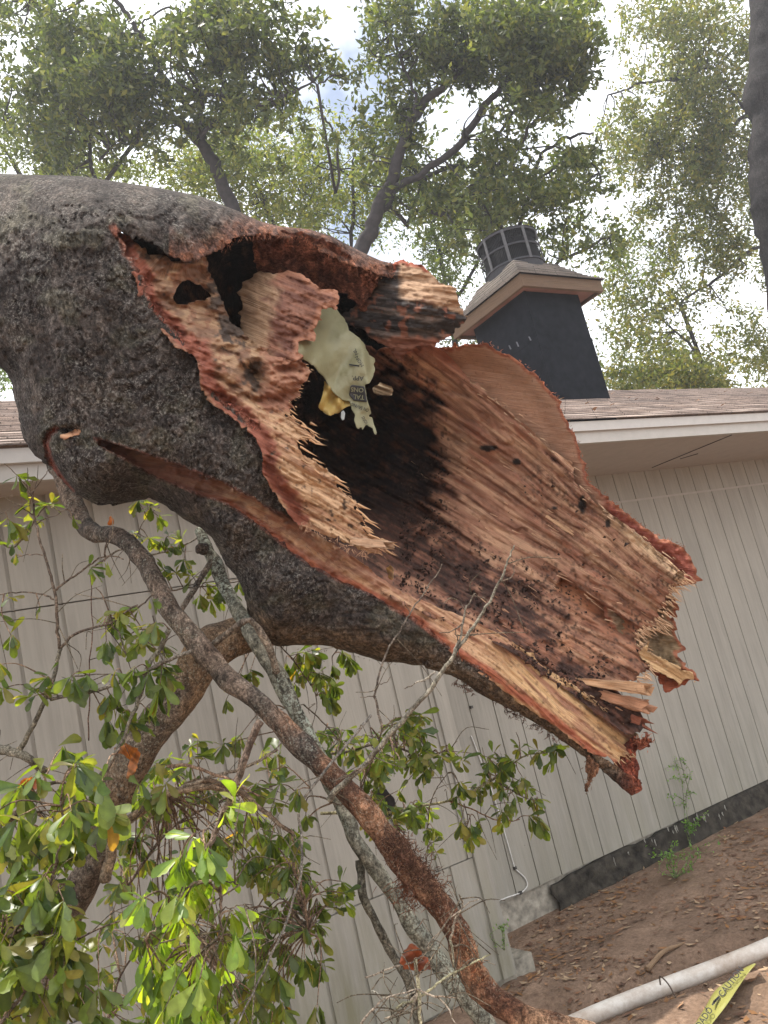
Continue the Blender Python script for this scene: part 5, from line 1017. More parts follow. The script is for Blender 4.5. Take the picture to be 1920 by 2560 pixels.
branch('long thin branch with small olive leaves reaching right under the trunk tip',
  [([(800, 2032, 2.4), (960, 2032, 2.4), (1060, 2015, 2.4), (1150, 1990, 2.4), (1230, 1950, 2.4), (1300, 1895, 2.4), (1370, 1880, 2.4), (1400, 1870, 2.4)], .006, .002, (.26, .24, .14)), ([(1120, 2000, 2.4), (1180, 2025, 2.4), (1240, 2050, 2.4), (1300, 2050, 2.4)], .003, .0015, (.3, .17, .1)), ([(1240, 1950, 2.4), (1300, 1990, 2.4), (1340, 2000, 2.4)], .0025, .0012), ([(1060, 2250, 2.4), (1068, 2120, 2.4), (1075, 2010, 2.4), (1120, 1930, 2.4)], .002, .0015), ([(1160, 2010, 2.4), (1170, 2060, 2.4), (1150, 2100, 2.4)], .0018, .001)],
  scatter([(1140, 1960), (1240, 1890), (1290, 1890), (1340, 1930), (1350, 2010), (1270, 2040), (1180, 2010)], 26, 2.3, 2.5, (4, 6), (.04, .052), .9, 71) + scatter([(1000, 2000), (1150, 1990), (1200, 2060), (1160, 2110), (1060, 2080), (1000, 2060)], 18, 2.3, 2.5, (4, 6), (.04, .052), 1.1, 72)
  + [(1300, 1870, 2.4, 5, .045, .4), (1345, 1878, 2.4, 6, .05, .7), (1375, 1870, 2.4, 6, .05, .4), (1395, 1865, 2.4, 6, .05, .4), (1380, 1900, 2.4, 4, .05, 1.2), (1325, 2040, 2.4, 5, .065, 1.2), (1345, 2045, 2.4, 5, .06, 1), (1255, 2060, 2.4, 4, .045, 1), (1165, 2105, 2.4, 5, .045, 1.2), (1090, 2130, 2.4, 3, .04, .5), (1085, 2105, 2.4, 3, .035, .5), (1235, 1880, 2.4, 3, .045, 0), (1290, 1830, 2.4, 0, .05, 0)], GRP, 20, 12)
# bare twigs in front
branch('tall bare forked twig standing in front of the torn wood', [([(820, 2000, 1.75), (850, 1965, 1.74), (910, 1912, 1.72), (973, 1838, 1.7), (1021, 1784, 1.7), (1079, 1717, 1.7), (1132, 1640, 1.7), (1165, 1595, 1.7), (1194, 1551, 1.7), (1225, 1500, 1.7), (1252, 1449, 1.7), (1268, 1405, 1.7), (1286, 1363, 1.7)], .0085, .0018, (.27, .25, .20)),
  ([(1132, 1640, 1.7), (1150, 1590, 1.7), (1162, 1530, 1.7), (1172, 1510, 1.7), (1190, 1480, 1.7)], .0035, .0014, (.3, .27, .22)), ([(1160, 1555, 1.7), (1130, 1578, 1.7), (1098, 1582, 1.7)], .002, .001), ([(1162, 1525, 1.7), (1150, 1505, 1.7), (1137, 1498, 1.7)], .0016, .0008), ([(1250, 1455, 1.7), (1280, 1440, 1.7), (1285, 1412, 1.7)], .002, .001), ([(1218, 1500, 1.7), (1190, 1492, 1.7), (1170, 1486, 1.7)], .002, .001), ([(1090, 1680, 1.7), (1060, 1700, 1.7), (1010, 1720, 1.7)], .003, .0018, (.33, .3, .25)), ([(1148, 1605, 1.7), (1138, 1580, 1.7), (1150, 1560, 1.7)], .0016, .001), ([(1175, 1590, 1.7), (1195, 1582, 1.7)], .0012, .0008), ([(975, 1838, 1.7), (982, 1870, 1.7), (1000, 1900, 1.7)], .003, .0015, (.33, .25, .2)), ([(910, 1912, 1.72), (870, 1940, 1.72), (830, 1955, 1.72)], .003, .0015)], [], 'bare twigs before the trunk', 10, 13)
branch('thin straight bare twig left of the tall forked one', [([(958, 1821, 1.8), (941, 1763, 1.8), (939, 1724, 1.8), (963, 1638, 1.8), (1000, 1575, 1.8), (1026, 1531, 1.8), (1070, 1470, 1.8), (1108, 1411, 1.8)], .0038, .0015, (.20, .17, .14)), ([(1026, 1531, 1.8), (1010, 1505, 1.8)], .0013, .0008), ([(945, 1712, 1.8), (965, 1705, 1.8), (975, 1690, 1.8)], .0014, .0008), ([(937, 1740, 1.8), (900, 1742, 1.8)], .0014, .0008)], [], 'bare twigs before the trunk', 4, 14)
root = branch('bleached bare twigs tangled in front of the grey limb near the bottom edge',
  [([(915, 2445, 1.62), (960, 2425, 1.6), (1040, 2400, 1.6), (1075, 2360, 1.6), (1095, 2335, 1.6), (1140, 2280, 1.6), (1195, 2245, 1.6)], .0025, .0015, (.40, .34, .27)), ([(1125, 2350, 1.6), (1140, 2300, 1.6), (1155, 2260, 1.6), (1152, 2244, 1.6)], .003, .0015, (.42, .36, .28)), ([(1125, 2350, 1.6), (1135, 2400, 1.6), (1133, 2440, 1.6), (1118, 2458, 1.6)], .003, .002, (.45, .42, .3)),
   ([(990, 2520, 1.55), (1050, 2490, 1.55), (1100, 2455, 1.55), (1150, 2425, 1.55), (1190, 2405, 1.55), (1225, 2385, 1.55)], .0035, .002, (.42, .40, .26)), ([(1040, 2400, 1.58), (1046, 2480, 1.55), (1055, 2600, 1.5)], .005, .004, (.45, .40, .26)), ([(1046, 2480, 1.55), (1000, 2530, 1.55), (960, 2545, 1.55)], .003, .002, (.45, .38, .29)), ([(900, 2560, 1.5), (960, 2500, 1.5), (1040, 2475, 1.52)], .003, .0015, (.45, .38, .3)),
   ([(1046, 2480, 1.52), (1010, 2580, 1.5)], .003, .002, (.48, .40, .3)), ([(1046, 2470, 1.52), (1110, 2510, 1.52), (1140, 2560, 1.5)], .0025, .0012, (.45, .38, .3)), ([(1090, 2490, 1.52), (1140, 2495, 1.52)], .002, .001, (.4, .3, .22)), ([(1046, 2440, 1.55), (1060, 2420, 1.55), (1100, 2365, 1.55)], .002, .001, (.35, .28, .2)), ([(930, 2480, 1.6), (990, 2500, 1.6), (1046, 2475, 1.6)], .0025, .002, (.38, .36, .3))], [], 'bare twigs before the trunk', 60, 15)
# dry curled leaf caught on the twigs
def dryleaf(label, pts, d, col, seed, group=None):
    o = small('dry_leaf', pts, lambda x, y, s: d + .02 * np.sin((x + y) / 14.) + .01 * np.cos(x / 9.), (np.array(col) * .7, np.array(col) * 1.2), 40, .0012, seed, A=.002, jg=(1.5, 6), step=3, m=LEAF)
    o.parent = None; tag(o, label, 'leaf', group); return o
dryleaf('curled brown dry leaf caught on the bleached twigs', [(1000, 2400), (1010, 2375), (1030, 2358), (1052, 2372), (1058, 2390), (1075, 2405), (1078, 2425), (1050, 2428), (1025, 2425), (1005, 2422)], 1.6, (.30, .12, .07), 160)
dryleaf('large curled tan leaf hanging on the thick limb at the left', [(285, 1870), (310, 1855), (345, 1872), (352, 1885), (340, 1925), (322, 1950), (315, 1945), (325, 1900)], 1.9, (.42, .22, .10), 161)
dryleaf('flat brown leaf among the green leaves at the left edge', [(42, 1965), (60, 1945), (100, 1942), (106, 1960), (90, 1975), (60, 1978), (46, 1990)], 1.85, (.36, .18, .12), 162)
dryleaf('tiny withered brown leaf on top of the curved limb', [(268, 1310), (272, 1292), (280, 1288), (284, 1298), (286, 1312), (276, 1314)], 2.1, (.40, .20, .13), 163)
dryleaf('dead tan oak leaf lying in the torn trough of the trunk', [(1285, 1540), (1300, 1532), (1320, 1528), (1312, 1540), (1298, 1552), (1288, 1552)], 2.44, (.50, .38, .22), 164)
dryleaf('grey dead leaf stuck at the lower end of the cavity', [(965, 1420), (975, 1412), (985, 1425), (982, 1450), (970, 1445)], 2.2, (.35, .25, .18), 165)

# ---------------------------------------------------------------- plastic bag in the hollow and warning tapes
def m_film(name, col, tr=.5, rough=.3):
    m, n, l, b = mat(name, rough, .5); at = nd(n, 'Attribute', attribute_name='Col'); obj = nd(n, 'TexCoord').outputs['Object']
    v = noise(n, l, obj, 30, 4, .6, 1.0); l.new(at.outputs['Color'], b.inputs['Base Color']); bump(n, l, b, v, .5, .01)
    t = nd(n, 'BsdfTranslucent'); l.new(at.outputs['Color'], t.inputs['Color']); ms = nd(n, 'MixShader', Fac=tr); l.new(b.outputs[0], ms.inputs[1]); l.new(t.outputs[0], ms.inputs[2]); l.new(ms.outputs[0], n['Material Output'].inputs['Surface']); return m
FILM = m_film('yellowish plastic film', None); INK = m_col('black ink', .5, .3, 30, .05)
bagP = [(775, 800), (791, 789), (800, 760), (840, 770), (863, 800), (872, 826), (899, 845), (912, 861), (922, 887), (937, 896), (938, 904), (934, 910), (938, 923), (934, 938), (924, 958), (912, 962), (916, 985), (918, 1000), (927, 1029), (935, 1062), (941, 1078), (942, 1086), (936, 1086), (932, 1072), (915, 1062), (906, 1075), (901, 1058), (898, 1075), (892, 1070), (885, 1052), (888, 1038), (879, 1023), (875, 1004), (856, 1000), (840, 988), (821, 964), (815, 951), (802, 936), (788, 919), (757, 896), (744, 880), (745, 861)]
bgd = RBF([(750, 880, 2.22), (800, 770, 2.5), (872, 826, 2.5), (937, 900, 2.46), (820, 960, 2.38), (900, 960, 2.40), (870, 1000, 2.40), (940, 1085, 2.38), (840, 900, 2.40)])
def bag_d(x, y, s): return bgd(x, y) + .014 * np.sin((x * .9 - y * .35) / 22.) + .008 * np.sin((x * .6 + y * .5) / 9. + 2 * fbm(x / 40, y / 40, 0, 2, 5)) + .012 * np.abs(fbm(x / 20, y / 34, 0, 3, 170) - .5) + .03 * sstep(-6, 14, (x - 905) - (y - 850) * .16)
o = sheet('plastic_bag', bagP, 3, bag_d, .0012, lambda x, y, s, g, d: lerp((.40, .38, .22), (.56, .54, .34), fbm(x / 24, y / 24, 0, 3, 171)), FILM, None, None, (), (1.0, 8), 18)
tag(o, 'torn yellowish plastic film with black lettering hanging inside the hollow trunk', 'bag'); BAGO = o
o = sheet('crumpled_fold', [(812, 952), (826, 968), (842, 988), (858, 1001), (874, 1004), (876, 1014), (862, 1020), (848, 1032), (835, 1036), (826, 1040), (812, 1034), (803, 1027), (796, 1019), (802, 1000), (807, 981)], 3, lambda x, y, s: bgd(x, y) + .015 + .02 * np.sin(x / 7.) * np.cos(y / 11.), .002, lambda x, y, s, g, d: lerp((.62, .42, .10), (.80, .66, .28), fbm(x / 12, y / 12, 0, 3, 172)), FILM, BAGO, None, (), (1, 6), 19); o['label'] = 'crumpled golden yellow fold'
o = sheet('tag_end', [(853, 1030), (858, 1024), (863, 1033), (861, 1048), (856, 1052), (852, 1044)], 3, lambda x, y, s: bgd(x, y) + .01, .001, lambda x, y, s, g, d: np.tile((.6, .62, .6), (len(x), 1)), FILM, BAGO)
def textpx(txt, cx, cy, size, ang, depf, mt, parent, name='lettering', bold=.0, sx=1.0, lift=.004, col=(.03, .03, .035), plane=None):
    """letters laid on a surface; size = cap height in picture units"""
    cu = bpy.data.curves.new(name, 'FONT'); cu.body = txt; cu.align_x = 'CENTER'; cu.align_y = 'CENTER'; cu.size = 1.0; cu.offset = bold; cu.resolution_u = 3
    tmp = bpy.data.objects.new('t', cu); COL.objects.link(tmp); dg = bpy.context.evaluated_depsgraph_get(); me = bpy.data.meshes.new_from_object(tmp.evaluated_get(dg))
    bpy.data.objects.remove(tmp); bpy.data.curves.remove(cu)
    n = len(me.vertices); v = np.zeros(n * 3, np.float32); me.vertices.foreach_get('co', v); v = v.reshape(-1, 3) * size / .7; a = math.radians(ang); x = v[:, 0] * sx; y = -v[:, 1]
    X = cx + x * math.cos(a) - y * math.sin(a); Y = cy + x * math.sin(a) + y * math.cos(a)
    w = plane(X, Y) if plane else P(X, Y, depf(X, Y, X * 0) - lift)
    me.vertices.foreach_set('co', w.astype(np.float32).ravel()); at = me.color_attributes.new('Col', 'FLOAT_COLOR', 'POINT'); at.data.foreach_set('color', np.tile((*col, 1), (n, 1)).astype(np.float32).ravel()); me.name = name; me.update()
    return link(name, me, mt, parent)
textpx('APP.', 894, 945, 11, 183, bag_d, INK, BAGO, bold=.01)
blk = [(876, 966), (880, 962), (911, 966), (918, 1006), (884, 1001), (873, 988)]
o = sheet('print_block', blk, 3, lambda x, y, s: bag_d(x, y, s) - .003, .0008, lambda x, y, s, g, d: np.tile((.05, .05, .055), (len(x), 1)), INK, BAGO)
textpx('ONS', 893, 974, 11, 185, bag_d, FILM, BAGO, lift=.0065, col=(.45, .44, .28), bold=.02); textpx('TAL', 897, 992, 11, 186, bag_d, FILM, BAGO, lift=.0065, col=(.45, .44, .28), bold=.02)
textpx('ON SAVING', 900, 1018, 8, 201, bag_d, INK, BAGO, sx=.75, bold=.01); textpx('IONS', 912, 1050, 8, 240, bag_d, INK, BAGO, sx=.8); textpx('MON', 899, 903, 9, 235, bag_d, INK, BAGO); textpx('I', 884, 913, 26, 98, bag_d, INK, BAGO, bold=.0); textpx('NL', 889, 880, 9, 240, bag_d, INK, BAGO)

# caution tape on the dirt
YEL = (.37, .36, .10); TAPE = m_film('yellow tape', None, .25, .35)
def tapestrip(edgeL, edgeR, z, label, n=40):
    a = catmull([(*p, 0) for p in edgeL], n // (len(edgeL) - 1)); b_ = catmull([(*p, 0) for p in edgeR], n // (len(edgeR) - 1)); m_ = min(len(a), len(b_)); V = []
    for i in range(m_):
        for k in range(5):
            t = k / 4; x = a[i, 0] * (1 - t) + b_[i, 0] * t; y = a[i, 1] * (1 - t) + b_[i, 1] * t; p = onZ(x, y, z + .012 * math.sin(i * .4 + k * .5) + .006 * k); V.append(p)
    I = (np.arange(m_ - 1)[:, None] * 5 + np.arange(4)[None]).ravel(); B = Bag(); B.add(V, np.stack([I, I + 1, I + 6, I + 5], -1), col=YEL); o = B.build('caution_tape', TAPE); s_ = o.modifiers.new('t', 'SOLIDIFY'); s_.thickness = .0006; tag(o, label, 'tape'); return o
tz = .14
tp = tapestrip([(1886, 2408), (1862, 2420), (1832, 2444), (1790, 2475), (1765, 2515), (1738, 2560), (1700, 2620)], [(1890, 2410), (1868, 2436), (1845, 2470), (1815, 2515), (1780, 2560), (1765, 2585), (1740, 2640)], tz, 'yellow caution tape with black print lying beside the white pipe')
pl = lambda X, Y: onZ(X, Y, tz + .030)
textpx('CAUTION', 1828, 2455, 17, -52, None, INK, tp, plane=pl, sx=.80, bold=.012); textpx('CUIDADO', 1752, 2558, 17, -56, None, INK, tp, plane=pl, sx=.8, bold=.012)
B = Bag()
for i in range(5):
    x, y = 1779 + i * 4, 2508 - i * 3; q = pl(np.array([x, x + 4, x + 9 - i, x + 5 - i]), np.array([y + 4 - i, y + 6 - i, y - 6, y - 8])); B.add(q, [(0, 1, 2, 3)], col=(.03, .03, .035))
B.build('hazard_stripes', INK, tp); textpx('/', 1768, 2525, 18, -52, None, INK, tp, plane=pl)
tp2 = tapestrip([(278, 2471), (290, 2520), (300, 2600)], [(284, 2474), (310, 2520), (340, 2600)], .45, 'bent yellow tape end behind the lower left leaves'); tp2.name = 'caution_tape'

# ---------------------------------------------------------------- weeds by the wall
def weed(label, stems, n, L, seed, name='weed', col=[(.10, .20, .06), (.14, .26, .08)]):
    global RNG; keep = RNG; RNG = np.random.default_rng(seed); root = empty(name, stems[0][0], label, 'plant'); T = Bag(); B = Bag()
    for st in stems:
        w = catmull(st, 8); T.tube(w, np.linspace(.003, .001, len(w)), 5, (.16, .20, .09))
        for i in range(n):
            p = w[RNG.integers(2, len(w))] + RNG.normal(0, .006, 3); d_ = RNG.normal(0, 1, 3) + [0, -.2, .2]; leaf(B, p, d_, np.array([0, 0, 1.]), L * RNG.uniform(.6, 1.2), .6, np.array(col[RNG.integers(len(col))]) * RNG.uniform(.8, 1.2), .2)
    T.build('stem', TWIG, root); B.build('foliage', LEAF, root); RNG = keep
v0 = onY(1715, 2075, YF - .06)
sts = [[v0 + [0, 0, -.12], v0, onY(1705, 1960, YF - .04), onY(1685, 1895, YF - .03)], [v0 + [0, 0, -.12], onY(1715, 2000, YF - .05), onY(1725, 1930, YF - .04), onY(1700, 1900, YF - .03)]]
for (x, y) in ((1705, 1900), (1690, 1915), (1695, 1945), (1720, 1940), (1735, 1980), (1690, 1990), (1710, 2010)): sts.append([onY(1712, y + 12, YF - .05), onY(x, y, YF - .07), onY(x - 22, y + 4, YF - .08)]); 
weed('thin climbing vine with small pale green leaves against the siding', sts, 22, .022, 300, 'vine')
g0 = onZ(1690, 2195, .02); weed('low bright green weed tuft on the dirt near the foundation', [[g0, g0 + [RNG.normal(0, .1), RNG.normal(0, .1), .10], g0 + [RNG.normal(0, .2), RNG.normal(0, .12), .16]] for i in range(9)], 22, .025, 301)
g0 = onY(1725, 2085, YF - .08); weed('small bushy weed growing on the membrane edge below the vine', [[g0, g0 + [RNG.normal(0, .06), -.03, .05], g0 + [RNG.normal(0, .14), -.05, .10]] for i in range(7)], 18, .024, 302)
g0 = onY(1255, 2350, YN - .05); weed('faint green sprout at the foot of the wall corner', [[g0 + [0, 0, -.05], g0 + [RNG.normal(0, .03), -.02, .05], g0 + [RNG.normal(0, .06), -.04, .08]] for i in range(5)], 12, .018, 303)
HAZE = .0024

# ---------------------------------------------------------------- trees behind the house
FG = [(.058, .082, .028), (.075, .105, .034), (.105, .135, .042), (.048, .068, .028), (.14, .155, .05)]
def bgtree(label, limbs, blobs, size=.055, cols=FG, seed=0, per=26, crad=.28, bcol=(.045, .040, .042), group='trees behind the house', mult=2.0):
    """limbs: pts (px,py,d,r px); blobs: (px,py,rx,ry,d,dd,n clusters)"""
    r = np.random.default_rng(seed); T = Bag(); paths = []
    for i, pts in enumerate(limbs):
        p = catmull(pts, 8)
        if i:
            q0 = P(p[0, 0], p[0, 1], p[0, 2]); av = np.vstack(paths); kk = np.argmin(((av - q0) ** 2).sum(1))
        n = len(p); w = P(p[:, 0], p[:, 1], p[:, 2]); rad = p[:, 3] / F * p[:, 2]; dm = p[:, 2].mean()
        w = w + (fbm(np.arange(n)[:, None] * .45, np.array([[2., 5., 11.]]), 0, 2, seed + i) - .5) * .08 * min(1, dm / 12)
        if i == 0:
            b0 = w[0].copy(); b0[2] = -.1; k3 = 6; ext = np.array([b0 + (w[0] - b0) * t for t in np.linspace(0, 1, k3, endpoint=False)]); w = np.vstack([ext, w]); rad = np.concatenate([np.linspace(rad[0] * 1.25, rad[0], k3), rad])
        if i and .03 < np.linalg.norm(av[kk] - w[0]) < 6: w = np.vstack([av[kk], (av[kk] + w[0]) / 2 + [0, 0, .05], w]); rad = np.concatenate([[rad[0], rad[0]], rad])
        T.tube(w, rad * .62, 9, bcol, rough=.12, rs=5, seed=seed); paths.append(w)
    ap = np.vstack(paths); root = empty('oak_tree', ap[0], label, 'tree', group); cen = []
    for (x, y, rx, ry, d, dd, n) in blobs:
        n = int(n * mult); u = r.normal(0, 1, (n, 3)); u /= np.linalg.norm(u, axis=1)[:, None]; u *= r.random((n, 1)) ** .36; rx *= 1.32; ry *= 1.32
        cen.append(P(x + u[:, 0] * rx, y + u[:, 1] * ry, d + u[:, 2] * dd))
    cen = np.vstack(cen); m = fbm(cen[:, 0] * 1.1, cen[:, 1] * 1.1, cen[:, 2] * 1.1, 2, seed) > .46; cen = cen[m]
    for c in cen[r.random(len(cen)) < .22]:
        k = np.argmin(((ap - c) ** 2).sum(1)); a = ap[k]; L = np.linalg.norm(a - c)
        if .2 < L < 1.1:
            w = catmull([a, (a + c) / 2 + r.normal(0, .12 * L, 3), c], 4); T.tube(w, np.linspace(.012 + .008 * L, .006, len(w)), 4, bcol)
    # leafy sprays: leaves sit along short shoots that point outward and droop a little
    ax = r.normal(0, 1, cen.shape) + [0, 0, .25]; ax /= np.linalg.norm(ax, axis=1)[:, None]; cl = r.uniform(.65, 1.35, (len(cen), 1)); nc = len(cen)
    nl = nc * per; t = r.random((nc, per, 1)) ** .7; Ls = r.uniform(.25, 1.0, (nc, 1, 1)) * crad * 2.2
    c = (cen[:, None] + ax[:, None] * (t - .3) * Ls + r.normal(0, crad * .30, (nc, per, 3)) * (.5 + .6 * t)).reshape(-1, 3)
    d1 = (ax[:, None] * .7 + r.normal(0, 1, (nc, per, 3)) * .8).reshape(-1, 3); d1 /= np.linalg.norm(d1, axis=1)[:, None]; d2 = np.cross(d1, r.normal(0, 1, (nl, 3))); d2 /= np.linalg.norm(d2, axis=1)[:, None]
    s = size * r.uniform(.5, 1.25, (nl, 1)); cl = np.repeat(cl, per, 0)
    V = np.stack([c - d1 * s, c + d2 * s * .42 + d1 * s * .2, c + d1 * s, c - d2 * s * .42 + d1 * s * .2], 1).reshape(-1, 3)
    col = np.array(cols)[r.integers(len(cols), size=nl)] * [1.2, 1.15, 1.0] * cl * r.uniform(.75, 1.25, (nl, 1)); col = np.repeat(col, 4, 0)
    SH = Bag()
    for k_ in np.nonzero(r.random(nc) < .16)[0]: SH.tube([cen[k_] - ax[k_] * .12, cen[k_] + ax[k_] * Ls[k_, 0, 0] * .6], [.006, .003], 3, bcol)
    T.build('trunk', TWIG2, root)
    SH.add(V, np.arange(nl * 4).reshape(-1, 4)); SH.c[-1] = col; me = npmesh('crown', np.vstack(SH.V), [np.vstack(SH.q), np.vstack(SH.t)], False, np.vstack(SH.c)); link('crown', me, FARLEAF, root); return root
TWIG2 = m_col('dark branch bark', .9, .15, 12, .35, .4, .01)
D = 13.0
bgtree('tall spreading oak behind the fallen trunk, two dark crooked limbs rising to the upper left',
 [[(690, 760, D, 34), (620, 620, D, 30), (560, 470, D, 26), (509, 370, D, 24), (451, 310, D, 20), (400, 290, 13.5, 12)], [(530, 400, D, 14), (505, 330, D, 13), (480, 278, D, 13), (428, 226, D, 13), (400, 175, D, 12), (382, 139, D, 11), (350, 90, D, 10), (324, 46, D, 10), (289, 0, D, 9), (250, -60, D, 8)],
  [(548, 300, 12.5, 9), (558, 231, 12.5, 9), (550, 190, 12.5, 9), (530, 140, 12.5, 9), (508, 90, 12.5, 8), (495, 50, 12.5, 8), (508, -10, 12.5, 7)], [(500, 340, 12.5, 8), (503, 249, 12.5, 7), (540, 240, 12.5, 6), (590, 240, 12.5, 7), (642, 268, 12.5, 7), (680, 245, 12.5, 6), (723, 237, 12.5, 6), (770, 215, 12.5, 4), (810, 203, 12.5, 3)],
  [(555, 185, 12.5, 5), (570, 130, 12.5, 4), (600, 65, 12.5, 3)], [(250, 470, 13.5, 9), (231, 430, 13.5, 8), (223, 347, 13.5, 7), (245, 310, 13.5, 6), (280, 285, 13.5, 5)], [(350, 360, 13, 6), (290, 365, 13, 5), (250, 400, 13, 5)], [(160, 450, 14, 7), (120, 360, 14, 6), (70, 315, 14, 5), (10, 300, 14, 4)], [(139, 350, 14, 4), (155, 315, 14, 4), (175, 300, 14, 3)], [(380, 135, D, 5), (360, 60, D, 4), (420, 20, D, 4), (470, 30, D, 3)], [(280, 230, 13.4, 5), (276, 120, 13.4, 5), (300, 80, 13.4, 4), (330, 70, 13.4, 3)], [(200, 100, 14, 5), (130, 50, 14, 5), (80, 0, 14, 5)], [(840, 480, 13, 6), (845, 360, 13, 5), (820, 310, 13, 4), (800, 290, 13, 3)]],
 [(80, 130, 130, 120, 13.5, 1.5, 130), (200, 180, 110, 90, 13, 1.5, 100), (290, 170, 80, 100, 13, 1.2, 90), (70, 280, 110, 80, 14, 1.5, 60), (250, 300, 100, 70, 13.5, 1.5, 50), (345, 250, 60, 80, 13, 1, 60), (640, 60, 120, 60, 12.5, 1.2, 90), (500, 60, 70, 40, 12.5, 1, 24), (440, 110, 50, 50, 12.5, 1, 16), (620, 190, 110, 70, 12.5, 1.2, 55), (760, 190, 80, 60, 12.5, 1.2, 60), (700, 280, 130, 50, 12.5, 1.2, 55), (440, 250, 60, 40, 13, 1, 26), (860, 330, 40, 50, 12.5, 1, 12), (770, 330, 60, 40, 12.8, 1, 14), (20, 40, 90, 60, 14, 1.5, 34), (150, 380, 160, 60, 14, 1.5, 40), (420, 360, 80, 60, 13.5, 1, 20), (560, 300, 120, 60, 13, 1.2, 36), (640, 380, 140, 60, 13.5, 1.2, 40), (830, 250, 40, 60, 12.5, 1, 14), (560, 130, 40, 60, 12.5, 1, 10), (200, 60, 80, 30, 13.5, 1, 14)], .062, FG, 1, 26, .25)
bgtree('big leaning oak whose dark limbs slant up to the right above the chimney',
 [[(880, 680, D, 34), (920, 590, D, 30), (950, 510, D, 27), (985, 430, D, 24), (1024, 320, D, 20), (1064, 252, D, 17), (1134, 197, D, 13), (1190, 140, D, 11), (1238, 93, D, 9), (1272, 46, D, 6)], [(960, 520, D, 18), (990, 470, D, 16), (1053, 434, D, 14), (1134, 376, D, 15), (1170, 330, D, 15), (1203, 278, D, 14), (1250, 220, D, 12), (1284, 179, D, 11), (1330, 136, D, 9), (1388, 122, D, 6), (1420, 60, D, 4)],
  [(1020, 560, 13.5, 9), (1050, 470, 13.5, 8), (1116, 420, 13.5, 9), (1203, 405, 13.5, 7), (1240, 350, 13.5, 6), (1330, 215, 13.5, 5), (1390, 190, 13.5, 4)], [(1100, 540, 13.5, 8), (1203, 440, 13.5, 9), (1284, 376, 13.5, 8), (1330, 310, 13.5, 7), (1365, 278, 13.5, 6), (1423, 231, 13.5, 5)], [(1280, 600, 14, 9), (1307, 532, 14, 9), (1330, 463, 14, 8), (1345, 410, 14, 7), (1359, 382, 14, 6), (1423, 341, 14, 6), (1481, 330, 14, 4)], [(1041, 290, 12.8, 7), (1035, 230, 12.8, 6), (1018, 185, 12.8, 6), (989, 104, 12.8, 5), (965, 60, 12.8, 4)], [(1340, 455, 14, 5), (1400, 410, 14, 5), (1450, 405, 14, 5), (1480, 410, 14, 4), (1500, 440, 14, 3)], [(1360, 700, 14, 8), (1400, 655, 14, 7), (1450, 630, 14, 6), (1500, 600, 14, 5), (1560, 570, 14, 4)]],
 [(1170, 90, 110, 70, 12.8, 1.2, 90), (1290, 60, 90, 50, 12.8, 1.2, 70), (1420, 60, 70, 80, 12.8, 1.2, 60), (1110, 180, 90, 70, 12.8, 1.2, 66), (1240, 190, 110, 80, 13, 1.2, 100), (1370, 160, 90, 60, 13, 1.2, 80), (1440, 130, 70, 50, 13, 1, 40), (1010, 220, 60, 80, 12.8, 1, 34), (975, 40, 50, 50, 12.8, 1, 22), (1150, 300, 120, 80, 13, 1.4, 60), (1300, 300, 110, 80, 13, 1.4, 70), (1420, 250, 70, 50, 13, 1.2, 34), (1060, 420, 80, 100, 13.5, 1.4, 44), (1200, 430, 120, 90, 13.5, 1.4, 60), (1330, 420, 100, 70, 13.5, 1.4, 46), (960, 340, 60, 90, 13.5, 1, 26), (1450, 350, 70, 50, 13.5, 1.2, 26), (1000, 420, 90, 120, 13.8, 1.4, 46), (1480, 450, 60, 50, 14, 1, 16), (1250, 520, 160, 70, 14, 1.4, 50), (1400, 440, 80, 60, 14, 1.4, 26), (1040, 330, 60, 60, 13, 1, 16), (1120, 560, 100, 60, 13.5, 1.4, 30), (930, 160, 40, 50, 13, 1, 8), (1420, 520, 60, 30, 14, 1, 10), (1490, 600, 60, 40, 14, 1, 16), (1390, 640, 60, 40, 14, 1, 12)], .062, FG, 2, 26, .25)
FG3 = [(.09, .115, .038), (.12, .145, .045), (.15, .16, .05), (.07, .095, .035), (.18, .17, .06)]
D3 = 18.5
